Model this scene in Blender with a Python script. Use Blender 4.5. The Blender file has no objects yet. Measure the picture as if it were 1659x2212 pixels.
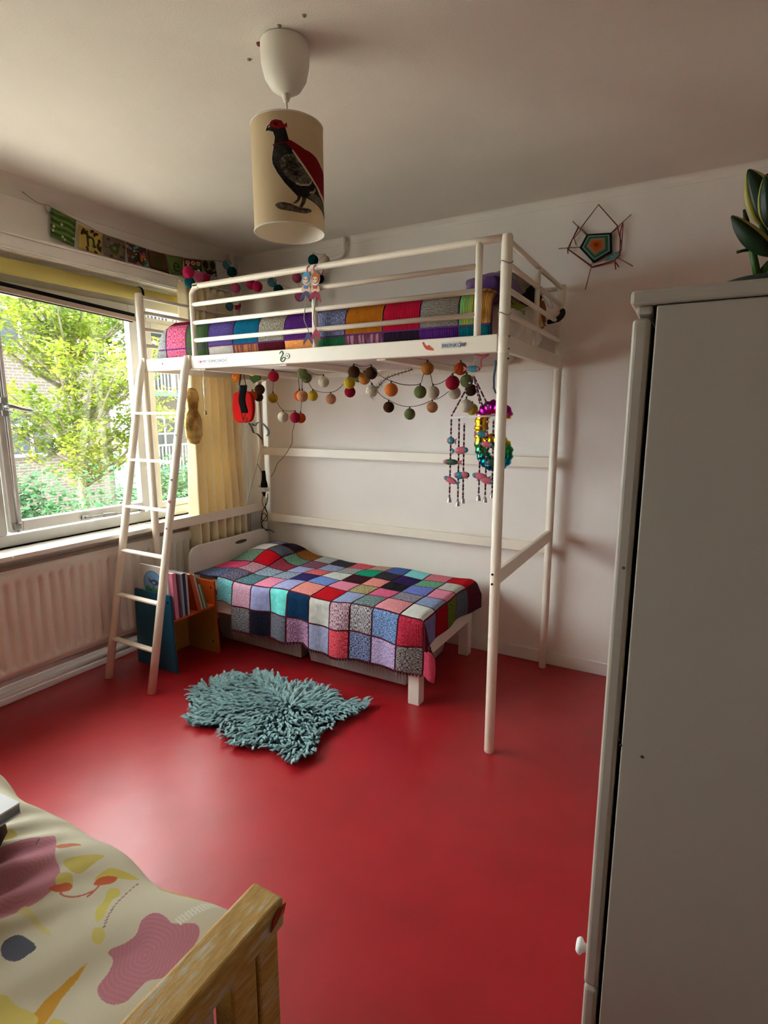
import bpy, bmesh, math, random
import numpy as np
from mathutils import Vector, Matrix, noise
random.seed(7)
C = bpy.context.scene.collection
PI = math.pi

# ---------------------------------------------------------------- camera
W, H = 1659, 2212
CAM = Vector((2.8818, -3.0812, 1.4146)); YAW, PITCH, ROLL, FPX = 0.5125, -0.1741, -0.0005, 1199.34
cam = bpy.data.cameras.new('camera'); co = bpy.data.objects.new('camera', cam); C.objects.link(co)
bpy.context.scene.camera = co
fw = Vector((-math.sin(YAW)*math.cos(PITCH), math.cos(YAW)*math.cos(PITCH), math.sin(PITCH)))
rt = Vector((math.cos(YAW), math.sin(YAW), 0)); up = rt.cross(fw)
co.matrix_world = Matrix(((rt.x, up.x, -fw.x, CAM.x), (rt.y, up.y, -fw.y, CAM.y), (rt.z, up.z, -fw.z, CAM.z), (0, 0, 0, 1)))
cam.sensor_fit = 'VERTICAL'; cam.sensor_height = 24.0; cam.lens = FPX/H*24.0
cam.clip_start = 0.05; cam.clip_end = 200

# ---------------------------------------------------------------- world, light, exposure
sc = bpy.context.scene
world = bpy.data.worlds.new('sky'); sc.world = world; world.use_nodes = True
wn = world.node_tree.nodes; wl = world.node_tree.links
bg = wn['Background']
tc = wn.new('ShaderNodeTexCoord'); sx = wn.new('ShaderNodeSeparateXYZ'); cr = wn.new('ShaderNodeValToRGB')
wl.new(tc.outputs['Generated'], sx.inputs[0]); wl.new(sx.outputs['Z'], cr.inputs[0]); wl.new(cr.outputs[0], bg.inputs[0])
cr.color_ramp.elements[0].position = 0.0; cr.color_ramp.elements[0].color = (0.86, 0.93, 1.0, 1)
cr.color_ramp.elements[1].position = 0.6; cr.color_ramp.elements[1].color = (1.0, 0.99, 0.97, 1)
bg.inputs[1].default_value = 20.0
sun = bpy.data.lights.new('sun', 'SUN'); sun.energy = 45.0; sun.angle = math.radians(6); sun.color = (1.0, 0.96, 0.86)
so = bpy.data.objects.new('sun', sun); C.objects.link(so)
so.rotation_euler = Vector((-0.32, 0.85, -1.1)).to_track_quat('-Z', 'Y').to_euler()   # from above the room's own roof, onto trees and houses outside
sc.view_settings.view_transform = 'Standard'; sc.view_settings.look = 'None'
sc.view_settings.exposure = 0.0; sc.view_settings.gamma = 1.0; sc.view_settings.use_curve_mapping = False
try:
    cy = sc.cycles
    cy.max_bounces = 12; cy.diffuse_bounces = 8; cy.glossy_bounces = 4; cy.transmission_bounces = 6
    cy.transparent_max_bounces = 16; cy.caustics_reflective = False; cy.caustics_refractive = False
    cy.sample_clamp_indirect = 8.0; cy.use_denoising = True
except Exception:
    pass

# ---------------------------------------------------------------- helpers
def pt(u, v, ax, val):
    """the point of the plane ax = val that stands at this place of the 1659 x 2212 photograph"""
    d = fw + rt*((u-W/2)/FPX) - up*((v-H/2)/FPX)
    i = 'xyz'.index(ax)
    return CAM + d*((val-CAM[i])/d[i])
def ptd(u, v, depth):
    return CAM + (fw + rt*((u-W/2)/FPX) - up*((v-H/2)/FPX))*depth

def srgb(r, g, b):
    f = lambda c: (c/255/12.92) if c/255 <= 0.04045 else ((c/255+0.055)/1.055)**2.4
    return (f(r), f(g), f(b), 1.0)

MATS = {}
def mat(name, col, rough=0.6, metal=0.0, var=0.0, vscale=8.0, bump=0.0, bscale=40.0, spec=0.28, coat=0.0, stretch=(1, 1, 1), coord='Object', trans=0.0, sheen=0.0, col2=None):
    if name in MATS: return MATS[name]
    m = bpy.data.materials.new(name); m.use_nodes = True; MATS[name] = m
    N = m.node_tree.nodes; L = m.node_tree.links; b = N['Principled BSDF']
    b.inputs['Base Color'].default_value = col; b.inputs['Roughness'].default_value = rough
    b.inputs['Metallic'].default_value = metal
    b.inputs['Specular IOR Level'].default_value = spec
    if coat: b.inputs['Coat Weight'].default_value = coat; b.inputs['Coat Roughness'].default_value = 0.25
    if sheen: b.inputs['Sheen Weight'].default_value = sheen
    t = N.new('ShaderNodeTexCoord'); mp = N.new('ShaderNodeMapping'); L.new(t.outputs[coord], mp.inputs[0])
    mp.inputs['Scale'].default_value = stretch
    if var or col2:
        nz = N.new('ShaderNodeTexNoise'); nz.inputs['Scale'].default_value = vscale; nz.inputs['Detail'].default_value = 5
        L.new(mp.outputs[0], nz.inputs['Vector'])
        r = N.new('ShaderNodeValToRGB'); r.color_ramp.elements[0].position = 0.35; r.color_ramp.elements[1].position = 0.65
        c2 = col2 if col2 else tuple(min(1, c*(1+var)) for c in col[:3])+(1,)
        c1 = col if col2 else tuple(c*(1-var) for c in col[:3])+(1,)
        r.color_ramp.elements[0].color = c1; r.color_ramp.elements[1].color = c2
        L.new(nz.outputs['Fac'], r.inputs[0]); L.new(r.outputs[0], b.inputs['Base Color'])
    if bump:
        nb = N.new('ShaderNodeTexNoise'); nb.inputs['Scale'].default_value = bscale; nb.inputs['Detail'].default_value = 4
        L.new(mp.outputs[0], nb.inputs['Vector'])
        bp = N.new('ShaderNodeBump'); bp.inputs['Strength'].default_value = bump; bp.inputs['Distance'].default_value = 0.01
        L.new(nb.outputs['Fac'], bp.inputs['Height']); L.new(bp.outputs[0], b.inputs['Normal'])
    if trans:
        tr = N.new('ShaderNodeBsdfTranslucent'); mx = N.new('ShaderNodeMixShader'); mx.inputs[0].default_value = trans
        tr.inputs[0].default_value = col
        src = b.inputs['Base Color'].links
        if src: L.new(src[0].from_socket, tr.inputs[0])
        L.new(b.outputs[0], mx.inputs[1]); L.new(tr.outputs[0], mx.inputs[2]); L.new(mx.outputs[0], N['Material Output'].inputs[0])
    return m

def knit(name, c1, c2, kind='marl', ribs=260.0):
    """knitted wool: rows of stitches in the relief, two yarns mixed in the colour"""
    if name in MATS: return MATS[name]
    m = bpy.data.materials.new(name); m.use_nodes = True; MATS[name] = m
    N = m.node_tree.nodes; L = m.node_tree.links; b = N['Principled BSDF']
    b.inputs['Roughness'].default_value = 0.95; b.inputs['Specular IOR Level'].default_value = 0.1
    t = N.new('ShaderNodeTexCoord'); mp = N.new('ShaderNodeMapping'); L.new(t.outputs['UV'], mp.inputs[0])
    nz = N.new('ShaderNodeTexNoise'); L.new(mp.outputs[0], nz.inputs['Vector']); nz.inputs['Detail'].default_value = 3
    r = N.new('ShaderNodeValToRGB'); r.color_ramp.elements[0].color = c1; r.color_ramp.elements[1].color = c2
    if kind == 'marl':
        mp.inputs['Scale'].default_value = (290, 85, 1); nz.inputs['Scale'].default_value = 1.0
        r.color_ramp.elements[0].position = 0.42; r.color_ramp.elements[1].position = 0.58
    elif kind == 'marlv':
        mp.inputs['Scale'].default_value = (85, 290, 1); nz.inputs['Scale'].default_value = 1.0
        r.color_ramp.elements[0].position = 0.42; r.color_ramp.elements[1].position = 0.58
    elif kind == 'stripe':
        mp.inputs['Scale'].default_value = (70, 4, 1); nz.inputs['Scale'].default_value = 1.0; nz.inputs['Detail'].default_value = 0
        r.color_ramp.elements[0].position = 0.44; r.color_ramp.elements[1].position = 0.56
    else:
        mp.inputs['Scale'].default_value = (40, 40, 1); nz.inputs['Scale'].default_value = 1.0
        r.color_ramp.elements[0].position = 0.3; r.color_ramp.elements[1].position = 0.8
    L.new(nz.outputs['Fac'], r.inputs[0]); L.new(r.outputs[0], b.inputs['Base Color'])
    wv = N.new('ShaderNodeTexWave'); wv.inputs['Scale'].default_value = ribs/6.28; wv.inputs['Distortion'].default_value = 1.2; wv.inputs['Detail'].default_value = 2
    wv.inputs['Detail Scale'].default_value = 3
    m2 = N.new('ShaderNodeMapping'); L.new(t.outputs['UV'], m2.inputs[0]); L.new(m2.outputs[0], wv.inputs['Vector'])
    if kind in ('marlv',): m2.inputs['Rotation'].default_value = (0, 0, PI/2)
    bp = N.new('ShaderNodeBump'); bp.inputs['Strength'].default_value = 0.5; bp.inputs['Distance'].default_value = 0.004
    L.new(wv.outputs['Fac'], bp.inputs['Height']); L.new(bp.outputs[0], b.inputs['Normal'])
    return m

def image_mat(name, arr, rough=0.8, coord='UV', trans=0.0, bump=0.0, bscale=300):
    """arr: h x w x 3 sRGB floats, row 0 at the bottom, computed here in the script"""
    h, w = arr.shape[:2]
    im = bpy.data.images.new(name, w, h)
    px = np.ones((h, w, 4), dtype=np.float32); px[..., :3] = np.clip(arr, 0, 1)
    im.pixels.foreach_set(px.ravel()); im.pack()
    m = bpy.data.materials.new(name); m.use_nodes = True
    N = m.node_tree.nodes; L = m.node_tree.links; b = N['Principled BSDF']
    ti = N.new('ShaderNodeTexImage'); ti.image = im; ti.extension = 'EXTEND'
    t = N.new('ShaderNodeTexCoord'); L.new(t.outputs[coord], ti.inputs[0]); L.new(ti.outputs[0], b.inputs['Base Color'])
    b.inputs['Roughness'].default_value = rough; b.inputs['Specular IOR Level'].default_value = 0.25
    if bump:
        nb = N.new('ShaderNodeTexNoise'); nb.inputs['Scale'].default_value = bscale
        L.new(t.outputs['Object'], nb.inputs['Vector'])
        bp = N.new('ShaderNodeBump'); bp.inputs['Strength'].default_value = bump; bp.inputs['Distance'].default_value = 0.003
        L.new(nb.outputs['Fac'], bp.inputs['Height']); L.new(bp.outputs[0], b.inputs['Normal'])
    if trans:
        tr = N.new('ShaderNodeBsdfTranslucent'); mx = N.new('ShaderNodeMixShader'); mx.inputs[0].default_value = trans
        L.new(ti.outputs[0], tr.inputs[0]); L.new(b.outputs[0], mx.inputs[1]); L.new(tr.outputs[0], mx.inputs[2])
        L.new(mx.outputs[0], N['Material Output'].inputs[0])
    return m

def inpoly(X, Y, poly):
    c = np.zeros(X.shape, bool); n = len(poly)
    for i in range(n):
        x1, y1 = poly[i]; x2, y2 = poly[(i+1) % n]
        if y1 == y2: continue
        k = ((y1 > Y) != (y2 > Y)) & (X < (x2-x1)*(Y-y1)/(y2-y1)+x1)
        c ^= k
    return c
def smooth_poly(p, n=6):
    """Catmull-Rom through the points, closed"""
    o = []; m = len(p)
    for i in range(m):
        a, b, c, d = [np.array(p[(i+k) % m], float) for k in (-1, 0, 1, 2)]
        for j in range(n):
            t = j/n
            o.append(tuple(0.5*((2*b)+(-a+c)*t+(2*a-5*b+4*c-d)*t*t+(-a+3*b-3*c+d)*t**3)))
    return o
def spline(p, n=6):
    o = []; p = [Vector(q) for q in p]; m = len(p)
    for i in range(m-1):
        a = p[max(i-1, 0)]; b = p[i]; c = p[i+1]; d = p[min(i+2, m-1)]
        for j in range(n):
            t = j/n
            o.append(0.5*((2*b)+(c-a)*t+(2*a-5*b+4*c-d)*t*t+(3*b-a-3*c+d)*t**3))
    o.append(p[-1]); return o

class MB:
    def __init__(s): s.v = []; s.f = []; s.uv = {}
    def box(s, x0, x1, y0, y1, z0, z1):
        b = len(s.v)
        for z in (z0, z1):
            for x, y in ((x0, y0), (x1, y0), (x1, y1), (x0, y1)): s.v.append((x, y, z))
        s.f += [tuple(b+i for i in q) for q in ((3, 2, 1, 0), (4, 5, 6, 7), (0, 1, 5, 4), (1, 2, 6, 5), (2, 3, 7, 6), (3, 0, 4, 7))]
        return s
    def hexa(s, p):
        """8 corners: 4 below, 4 above, each ring counter-clockwise"""
        b = len(s.v); s.v += [tuple(q) for q in p]
        s.f += [tuple(b+i for i in q) for q in ((3, 2, 1, 0), (4, 5, 6, 7), (0, 1, 5, 4), (1, 2, 6, 5), (2, 3, 7, 6), (3, 0, 4, 7))]
        return s
    def bar(s, a, b, w, h, upv=(0, 0, 1)):
        a = Vector(a); b = Vector(b); d = (b-a).normalized(); sd = d.cross(Vector(upv)).normalized(); u = sd.cross(d)
        P = []
        for q in (a, b):
            P.append([q-sd*w/2-u*h/2, q+sd*w/2-u*h/2, q+sd*w/2+u*h/2, q-sd*w/2+u*h/2])
        n = len(s.v); s.v += [tuple(x) for x in P[0]+P[1]]
        s.f += [tuple(n+i for i in q) for q in ((3, 2, 1, 0), (4, 5, 6, 7), (0, 1, 5, 4), (1, 2, 6, 5), (2, 3, 7, 6), (3, 0, 4, 7))]
        return s
    def tube(s, pts, r, n=10, cap=True, flat=1.0):
        pts = [Vector(p) for p in pts]; m = len(pts)
        R = r if isinstance(r, (list, tuple)) else [r]*m
        d0 = (pts[1]-pts[0]).normalized()
        ref = Vector((0, 0, 1)) if abs(d0.z) < 0.9 else Vector((1, 0, 0))
        u = (ref-d0*ref.dot(d0)).normalized()
        b = len(s.v)
        for i, p in enumerate(pts):
            d = (pts[min(i+1, m-1)]-pts[max(i-1, 0)])
            d = d.normalized() if d.length > 1e-9 else d0
            u = (u-d*u.dot(d)); u = u.normalized() if u.length > 1e-6 else d.orthogonal().normalized()
            w = d.cross(u)
            for k in range(n):
                a = 2*PI*k/n
                s.v.append(tuple(p+(u*math.cos(a)+w*math.sin(a)*flat)*R[i]))
        for i in range(m-1):
            for k in range(n):
                k2 = (k+1) % n
                s.f.append((b+i*n+k, b+i*n+k2, b+(i+1)*n+k2, b+(i+1)*n+k))
        if cap:
            s.f.append(tuple(b+k for k in range(n))[::-1]); s.f.append(tuple(b+(m-1)*n+k for k in range(n)))
        return s
    def lathe(s, prof, c, n=32, axis='z', cap=False):
        b = len(s.v); m = len(prof)
        for r, h in prof:
            for k in range(n):
                a = 2*PI*k/n
                x, y = r*math.cos(a), r*math.sin(a)
                q = (x, y, h) if axis == 'z' else ((h, x, y) if axis == 'x' else (x, h, y))
                s.v.append((c[0]+q[0], c[1]+q[1], c[2]+q[2]))
        for i in range(m-1):
            for k in range(n):
                k2 = (k+1) % n
                s.f.append((b+i*n+k, b+i*n+k2, b+(i+1)*n+k2, b+(i+1)*n+k))
        if cap:
            s.f.append(tuple(b+k for k in range(n))[::-1]); s.f.append(tuple(b+(m-1)*n+k for k in range(n)))
        return s
    def ball(s, c, r, n=16, m=10, sc=(1, 1, 1)):
        prof = [(max(1e-4, math.sin(PI*i/m)), -math.cos(PI*i/m)) for i in range(m+1)]
        b = len(s.v)
        for q, h in prof:
            for k in range(n):
                a = 2*PI*k/n
                s.v.append((c[0]+r*q*math.cos(a)*sc[0], c[1]+r*q*math.sin(a)*sc[1], c[2]+r*h*sc[2]))
        for i in range(m):
            for k in range(n):
                k2 = (k+1) % n
                s.f.append((b+i*n+k, b+i*n+k2, b+(i+1)*n+k2, b+(i+1)*n+k))
        return s
    def grid(s, fn, nu, nv, uvfn=None):
        """fn(i/nu, j/nv) -> point"""
        b = len(s.v)
        for j in range(nv+1):
            for i in range(nu+1):
                s.v.append(tuple(fn(i/nu, j/nv)))
                if uvfn: s.uv[len(s.v)-1] = uvfn(i/nu, j/nv)
        for j in range(nv):
            for i in range(nu):
                k = b+j*(nu+1)+i
                s.f.append((k, k+1, k+nu+2, k+nu+1))
        return s
    def prism(s, poly, d0, d1, ax):
        """poly in the plane's two axes (3-D points), pushed along the vector ax from d0 to d1"""
        ax = Vector(ax); n = len(poly); b = len(s.v)
        for d in (d0, d1):
            for p in poly: s.v.append(tuple(Vector(p)+ax*d))
        s.f.append(tuple(b+i for i in range(n))[::-1]); s.f.append(tuple(b+n+i for i in range(n)))
        for i in range(n):
            j = (i+1) % n
            s.f.append((b+i, b+j, b+n+j, b+n+i))
        return s
    def build(s, name, m, parent=None, smooth=False, bevel=0.0, solid=0.0, kind=None, label=None, sub=0, segs=2):
        me = bpy.data.meshes.new(name); me.from_pydata(s.v, [], s.f); me.validate(clean_customdata=False)
        bm = bmesh.new(); bm.from_mesh(me); bmesh.ops.recalc_face_normals(bm, faces=bm.faces) if not s.uv else None
        bm.to_mesh(me); bm.free()
        if s.uv:
            ul = me.uv_layers.new(name='UVMap')
            for lp in me.loops: ul.data[lp.index].uv = s.uv.get(lp.vertex_index, (0, 0))
        if m: me.materials.append(m)
        if smooth:
            for p in me.polygons: p.use_smooth = True
        o = bpy.data.objects.new(name, me); C.objects.link(o)
        if parent is not None: attach(o, parent)
        if solid:
            md = o.modifiers.new('solid', 'SOLIDIFY'); md.thickness = solid; md.offset = 0
        if bevel:
            md = o.modifiers.new('bevel', 'BEVEL'); md.width = bevel; md.segments = segs; md.limit_method = 'ANGLE'
        if sub:
            md = o.modifiers.new('sub', 'SUBSURF'); md.levels = sub; md.render_levels = sub
        if kind: o['kind'] = kind
        if label: o['label'] = label
        return o
def attach(o, parent):
    o.parent = parent
    p = parent
    while p.parent is not None: p = p.parent
    if parent.type == 'EMPTY': o.matrix_parent_inverse = Matrix.Translation(-Vector(parent.location))
def thing(name, label, cat, loc, group=None):
    o = bpy.data.objects.new(name, None); C.objects.link(o); o.location = loc; o.empty_display_size = 0.05
    o['label'] = label; o['category'] = cat
    if group: o['group'] = group
    return o
def tag(o, label, cat, group=None):
    o['label'] = label; o['category'] = cat
    if group: o['group'] = group
    return o
def struct(o): o['kind'] = 'structure'; return o
def text(name, s, size, m, loc, rot, parent, depth=0.0006, align='LEFT'):
    cu = bpy.data.curves.new(name, 'FONT'); cu.body = s; cu.size = size; cu.extrude = depth; cu.align_x = align
    o = bpy.data.objects.new(name, cu); C.objects.link(o)
    dg = bpy.context.evaluated_depsgraph_get(); me = bpy.data.meshes.new_from_object(o.evaluated_get(dg))
    bpy.data.objects.remove(o); o = bpy.data.objects.new(name, me); C.objects.link(o)
    me.materials.clear(); me.materials.append(m)
    M = Matrix.Translation(loc) @ rot.to_4x4(); me.transform(M)
    if parent is not None: attach(o, parent)
    return o

# ---------------------------------------------------------------- common materials
def wallmat(name, base, rough=0.85):
    m = mat(name, base, rough, var=0.03, vscale=2.5, bump=0.12, bscale=160)
    return m
M_wall = wallmat('white wall paint', (0.78, 0.735, 0.67, 1))
M_wallb = wallmat('white back wall paint', (0.79, 0.74, 0.675, 1))
M_ceil = wallmat('white ceiling paint', (0.72, 0.68, 0.61, 1))
M_trim = mat('white gloss trim paint', (0.78, 0.755, 0.70, 1), 0.35, var=0.03, bump=0.05, bscale=60)
M_frame = mat('grey white window paint', (0.70, 0.69, 0.66, 1), 0.4, var=0.04, bump=0.04, bscale=50)
M_metal = mat('cream white powder coat', (0.78, 0.71, 0.585, 1), 0.38, var=0.02, spec=0.4)
M_white = mat('white lacquer', (0.82, 0.79, 0.74, 1), 0.35, var=0.03)
M_steel = mat('grey metal fitting', (0.35, 0.34, 0.32, 1), 0.35, metal=0.8)
M_black = mat('matt black', (0.008, 0.008, 0.009, 1), 0.7, spec=0.12)
M_cord = mat('dark green cord', (0.03, 0.03, 0.02, 1), 0.7)
M_wcord = mat('white cord', (0.6, 0.57, 0.5, 1), 0.6)

# floor: red linoleum
def floor_mat():
    m = bpy.data.materials.new('red linoleum'); m.use_nodes = True
    N = m.node_tree.nodes; L = m.node_tree.links; b = N['Principled BSDF']
    t = N.new('ShaderNodeTexCoord')
    n1 = N.new('ShaderNodeTexNoise'); n1.inputs['Scale'].default_value = 5; n1.inputs['Detail'].default_value = 8; L.new(t.outputs['Object'], n1.inputs['Vector'])
    r = N.new('ShaderNodeValToRGB'); r.color_ramp.elements[0].position = 0.3; r.color_ramp.elements[1].position = 0.7
    r.color_ramp.elements[0].color = (0.30, 0.004, 0.009, 1); r.color_ramp.elements[1].color = (0.36, 0.005, 0.012, 1)
    L.new(n1.outputs['Fac'], r.inputs[0]); L.new(r.outputs[0], b.inputs['Base Color'])
    n2 = N.new('ShaderNodeTexNoise'); n2.inputs['Scale'].default_value = 9; n2.inputs['Detail'].default_value = 6; L.new(t.outputs['Object'], n2.inputs['Vector'])
    r2 = N.new('ShaderNodeMapRange'); r2.inputs[1].default_value = 0.3; r2.inputs[2].default_value = 0.7; r2.inputs[3].default_value = 0.5; r2.inputs[4].default_value = 0.65
    L.new(n2.outputs['Fac'], r2.inputs[0]); L.new(r2.outputs[0], b.inputs['Roughness'])
    n3 = N.new('ShaderNodeTexNoise'); n3.inputs['Scale'].default_value = 16; n3.inputs['Detail'].default_value = 5; L.new(t.outputs['Object'], n3.inputs['Vector'])
    bp = N.new('ShaderNodeBump'); bp.inputs['Strength'].default_value = 0.10; bp.inputs['Distance'].default_value = 0.01
    L.new(n3.outputs['Fac'], bp.inputs['Height']); L.new(bp.outputs[0], b.inputs['Normal'])
    b.inputs['Specular IOR Level'].default_value = 0.15
    b.inputs['Coat Weight'].default_value = 0.8; b.inputs['Coat IOR'].default_value = 1.5; b.inputs['Coat Roughness'].default_value = 0.34
    L.new(bp.outputs[0], b.inputs['Coat Normal'])
    return m
def glass_mat(name='window glass'):
    m = bpy.data.materials.new(name); m.use_nodes = True
    N = m.node_tree.nodes; L = m.node_tree.links; N.remove(N['Principled BSDF'])
    tr = N.new('ShaderNodeBsdfTransparent'); tr.inputs[0].default_value = (0.93, 0.95, 0.94, 1)
    gl = N.new('ShaderNodeBsdfGlossy'); gl.inputs['Roughness'].default_value = 0.02
    lw = N.new('ShaderNodeLayerWeight'); pw = N.new('ShaderNodeMath'); pw.operation = 'POWER'; pw.inputs[1].default_value = 5.0; L.new(lw.outputs['Facing'], pw.inputs[0])
    fr = N.new('ShaderNodeMath'); fr.operation = 'MULTIPLY_ADD'; fr.inputs[1].default_value = 0.96; fr.inputs[2].default_value = 0.04; L.new(pw.outputs[0], fr.inputs[0])
    lw.inputs[0].default_value = 0.5
    mx = N.new('ShaderNodeMixShader'); L.new(fr.outputs[0], mx.inputs[0]); L.new(tr.outputs[0], mx.inputs[1]); L.new(gl.outputs[0], mx.inputs[2])
    L.new(mx.outputs[0], N['Material Output'].inputs[0])
    return m
M_floor = floor_mat(); M_glass = glass_mat()

# ---------------------------------------------------------------- room shell
RX, RY, RZ = 3.45, -4.30, 2.487
WY0, WY1, WZ0, WZ1 = -3.70, -0.30, 0.80, 2.16      # opening of the window band in the left wall
struct(MB().box(-0.3, RX+0.1, RY-0.1, 0.1, -0.06, 0).build('floor', M_floor))
struct(MB().box(-0.3, RX+0.1, RY-0.1, 0.1, RZ, RZ+0.12).build('ceiling', M_ceil))
struct(MB().box(-0.3, RX+0.1, 0, 0.12, 0, RZ).build('wall_back', M_wallb))
M_wall2 = wallmat('darkened unseen wall', (0.30, 0.25, 0.20, 1))  # unseen walls made darker to lessen the fill light on the right
struct(MB().box(RX, RX+0.1, RY, 0, 0, RZ).build('wall_right', M_wall2))
struct(MB().box(-0.3, RX+0.1, RY-0.1, RY, 0, RZ).build('wall_front', M_wall2))
wl_ = MB()
wl_.box(-0.28, 0, RY, 0, 0, WZ0-0.03)
wl_.box(-0.28, 0, RY, 0, WZ1, RZ)
wl_.box(-0.28, 0, WY1, 0, WZ0-0.03, WZ1)
wl_.box(-0.28, 0, RY, WY0, WZ0-0.03, WZ1)
struct(wl_.build('wall_left', M_wall))
# coves where walls meet the ceiling
def cove(a, b, nrm, r):
    m = MB(); a = Vector(a); b = Vector(b); nrm = Vector(nrm)
    K = 8
    for i, q in enumerate((a, b)):
        for k in range(K+1):
            t = k/K*PI/2
            m.v.append(tuple(q+nrm*r*(1-math.cos(t))+Vector((0, 0, -r+r*math.sin(t)))))
        m.v.append(tuple(q+Vector((0, 0, 0))))
    n = K+2
    for k in range(K+1): m.f.append((k, k+1, n+k+1, n+k))
    m.f.append((K+1, 0, n, n+K+1))
    return m
struct(cove((-0.001, RY, RZ+0.001), (-0.001, 0, RZ+0.001), (1, 0, 0), 0.085).build('trim_1', M_ceil, smooth=True))
struct(cove((0, 0.001, RZ+0.001), (RX, 0.001, RZ+0.001), (0, -1, 0), 0.03).build('trim_2', M_wallb, smooth=True))
# thin lining-paper edge on the back wall
struct(MB().box(0.02, RX, -0.002, 0, 2.448, 2.4505).build('trim_3', M_trim))
struct(MB().box(0, RX, -0.014, 0, 0, 0.075).build('baseboard_back', M_trim, bevel=0.004))
struct(MB().box(0, 0.014, RY, 0, 0, 0.045).build('baseboard_left', M_trim, bevel=0.004))
struct(MB().box(RX-0.014, RX, RY, 0, 0, 0.075).build('baseboard_right', M_trim, bevel=0.004))

# ---------------------------------------------------------------- window band
def pane(name, y0, y1, z0, z1, x, parent):
    return MB().box(x-0.002, x+0.002, y0, y1, z0, z1).build(name, M_glass, parent)
def ring(m, x0, x1, y0, y1, z0, z1, wl, wr, wt, wb):
    m.box(x0, x1, y0, y0+wl, z0, z1); m.box(x0, x1, y1-wr, y1, z0, z1)
    m.box(x0, x1, y0+wl, y1-wr, z1-wt, z1); m.box(x0, x1, y0+wl, y1-wr, z0, z0+wb)
    return m
# fixed frame
fr = MB()
fr.box(-0.10, -0.03, WY0, WY1, WZ0-0.03, WZ0+0.03)               # bottom rail
fr.box(-0.10, -0.03, WY0, WY1, 2.03, WZ1)                        # top rail
for y0, y1 in ((WY0, WY0+0.06), (-2.76, -2.66), (-1.75, -1.665), (-0.862, -0.775), (WY1-0.05, WY1)):
    fr.box(-0.10, -0.03, y0, y1, WZ0+0.03, 2.03)
wf = struct(fr.build('window_1', M_frame, bevel=0.006))
# casement sash in the middle, standing a finger open
def sash(name, y0, y1, x0, x1, z0=0.842, z1=2.03, gl=0.9):
    s = struct(ring(MB(), x0, x1, y0, y1, z0, z1, 0.055, 0.055, 0.06, 0.055).build(name, M_frame, bevel=0.005))
    pane('pane', y0+0.05, y1-0.05, z0+0.05, z1-0.055, (x0+x1)/2, s)
    return s
s2 = sash('window_2', -1.662, -0.865, -0.045, 0.0)
s3 = sash('window_3', -2.655, -1.755, -0.09, -0.045)
s4 = sash('window_4', WY0+0.06, -2.765, -0.09, -0.045)
# right light with a small vent light above
s5 = struct(ring(MB(), -0.09, -0.04, -0.772, WY1-0.05, 0.832, 1.955, 0.03, 0.03, 0.035, 0.035).build('window_5', M_frame, bevel=0.004))
pane('pane', -0.745, WY1-0.08, 0.86, 1.925, -0.065, s5)
v5 = MB().box(-0.09, -0.05, -0.772, WY1-0.05, 1.96, 1.985).build('rail', M_frame, s5)
# espagnolette: rod, guides and lever on the open sash
esp = MB().tube([(0.012, -1.637, 0.845), (0.012, -1.637, 1.97)], 0.006, 8).build('rod', M_steel, s2, smooth=True)
for z in (0.875, 1.42, 1.48):
    MB().box(0, 0.022, -1.653, -1.621, z-0.015, z+0.015).build('rod_guide', M_steel, s2, bevel=0.003)
MB().tube(spline([(0.02, -1.637, 1.45), (0.045, -1.62, 1.452), (0.05, -1.58, 1.44), (0.048, -1.53, 1.432)], 4), [0.011]*5+[0.009]*8, 8).build('lever', M_steel, s2, smooth=True)
# sliding stay along the lower rail
MB().box(0, 0.012, -1.31, -1.25, 0.852, 0.874).build('stay_socket', M_steel, s2, bevel=0.003)
MB().tube([(0.018, -1.29, 0.863), (0.02, -0.93, 0.85)], 0.0045, 8).build('stay_rod', M_steel, s2, smooth=True)
MB().tube([(0.019, -1.19, 0.861), (0.02, -1.11, 0.858)], 0.010, 8).build('stay_grip', M_steel, s2, smooth=True)
MB().box(0.005, 0.028, -0.955, -0.925, 0.838, 0.862).build('stay_pin', M_steel, s2, bevel=0.003)
# sill in four slabs
sill = struct(MB().box(-0.10, 0.150, -4.0, -0.10, 0.742, 0.748).build('trim_4', M_trim))
for y0, y1 in ((-3.98, -2.55), (-2.547, -1.752), (-1.749, -0.95), (-0.947, -0.12)):
    MB().box(-0.10, 0.165, y0, y1, 0.748, 0.770).build('sill_slab', M_white, sill, bevel=0.002)
# pelmet box above the window
pl = MB()
pl.box(0.0, 0.10, WY0-0.1, -0.13, 2.143, 2.150); pl.box(0.0, 0.105, WY0-0.1, -0.13, 2.150, 2.162)
pl.box(0.0, 0.098, WY0-0.1, -0.13, 2.162, 2.212); pl.box(0.0, 0.108, WY0-0.1, -0.13, 2.212, 2.222)
struct(pl.build('trim_5', M_trim, bevel=0.003))

# ---------------------------------------------------------------- yellow roller blind and its crooked bar
M_yel = mat('yellow blind cloth', (0.62, 0.52, 0.16, 1), 0.8, bump=0.15, bscale=200, trans=0.35)
rb = thing('roller_blind', 'yellow roller blind rolled up under the white pelmet', 'blind', (0.045, -1.9, 2.03))
MB().tube([(0.050, -3.55, 2.085), (0.050, -0.885, 2.085)], 0.036, 20).build('roll', M_yel, rb, smooth=True)
MB().tube([(0.050, -0.885, 2.085), (0.050, -0.872, 2.085)], 0.040, 20).build('end_cap', M_black, rb, smooth=True, label='black end cap')
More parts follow.
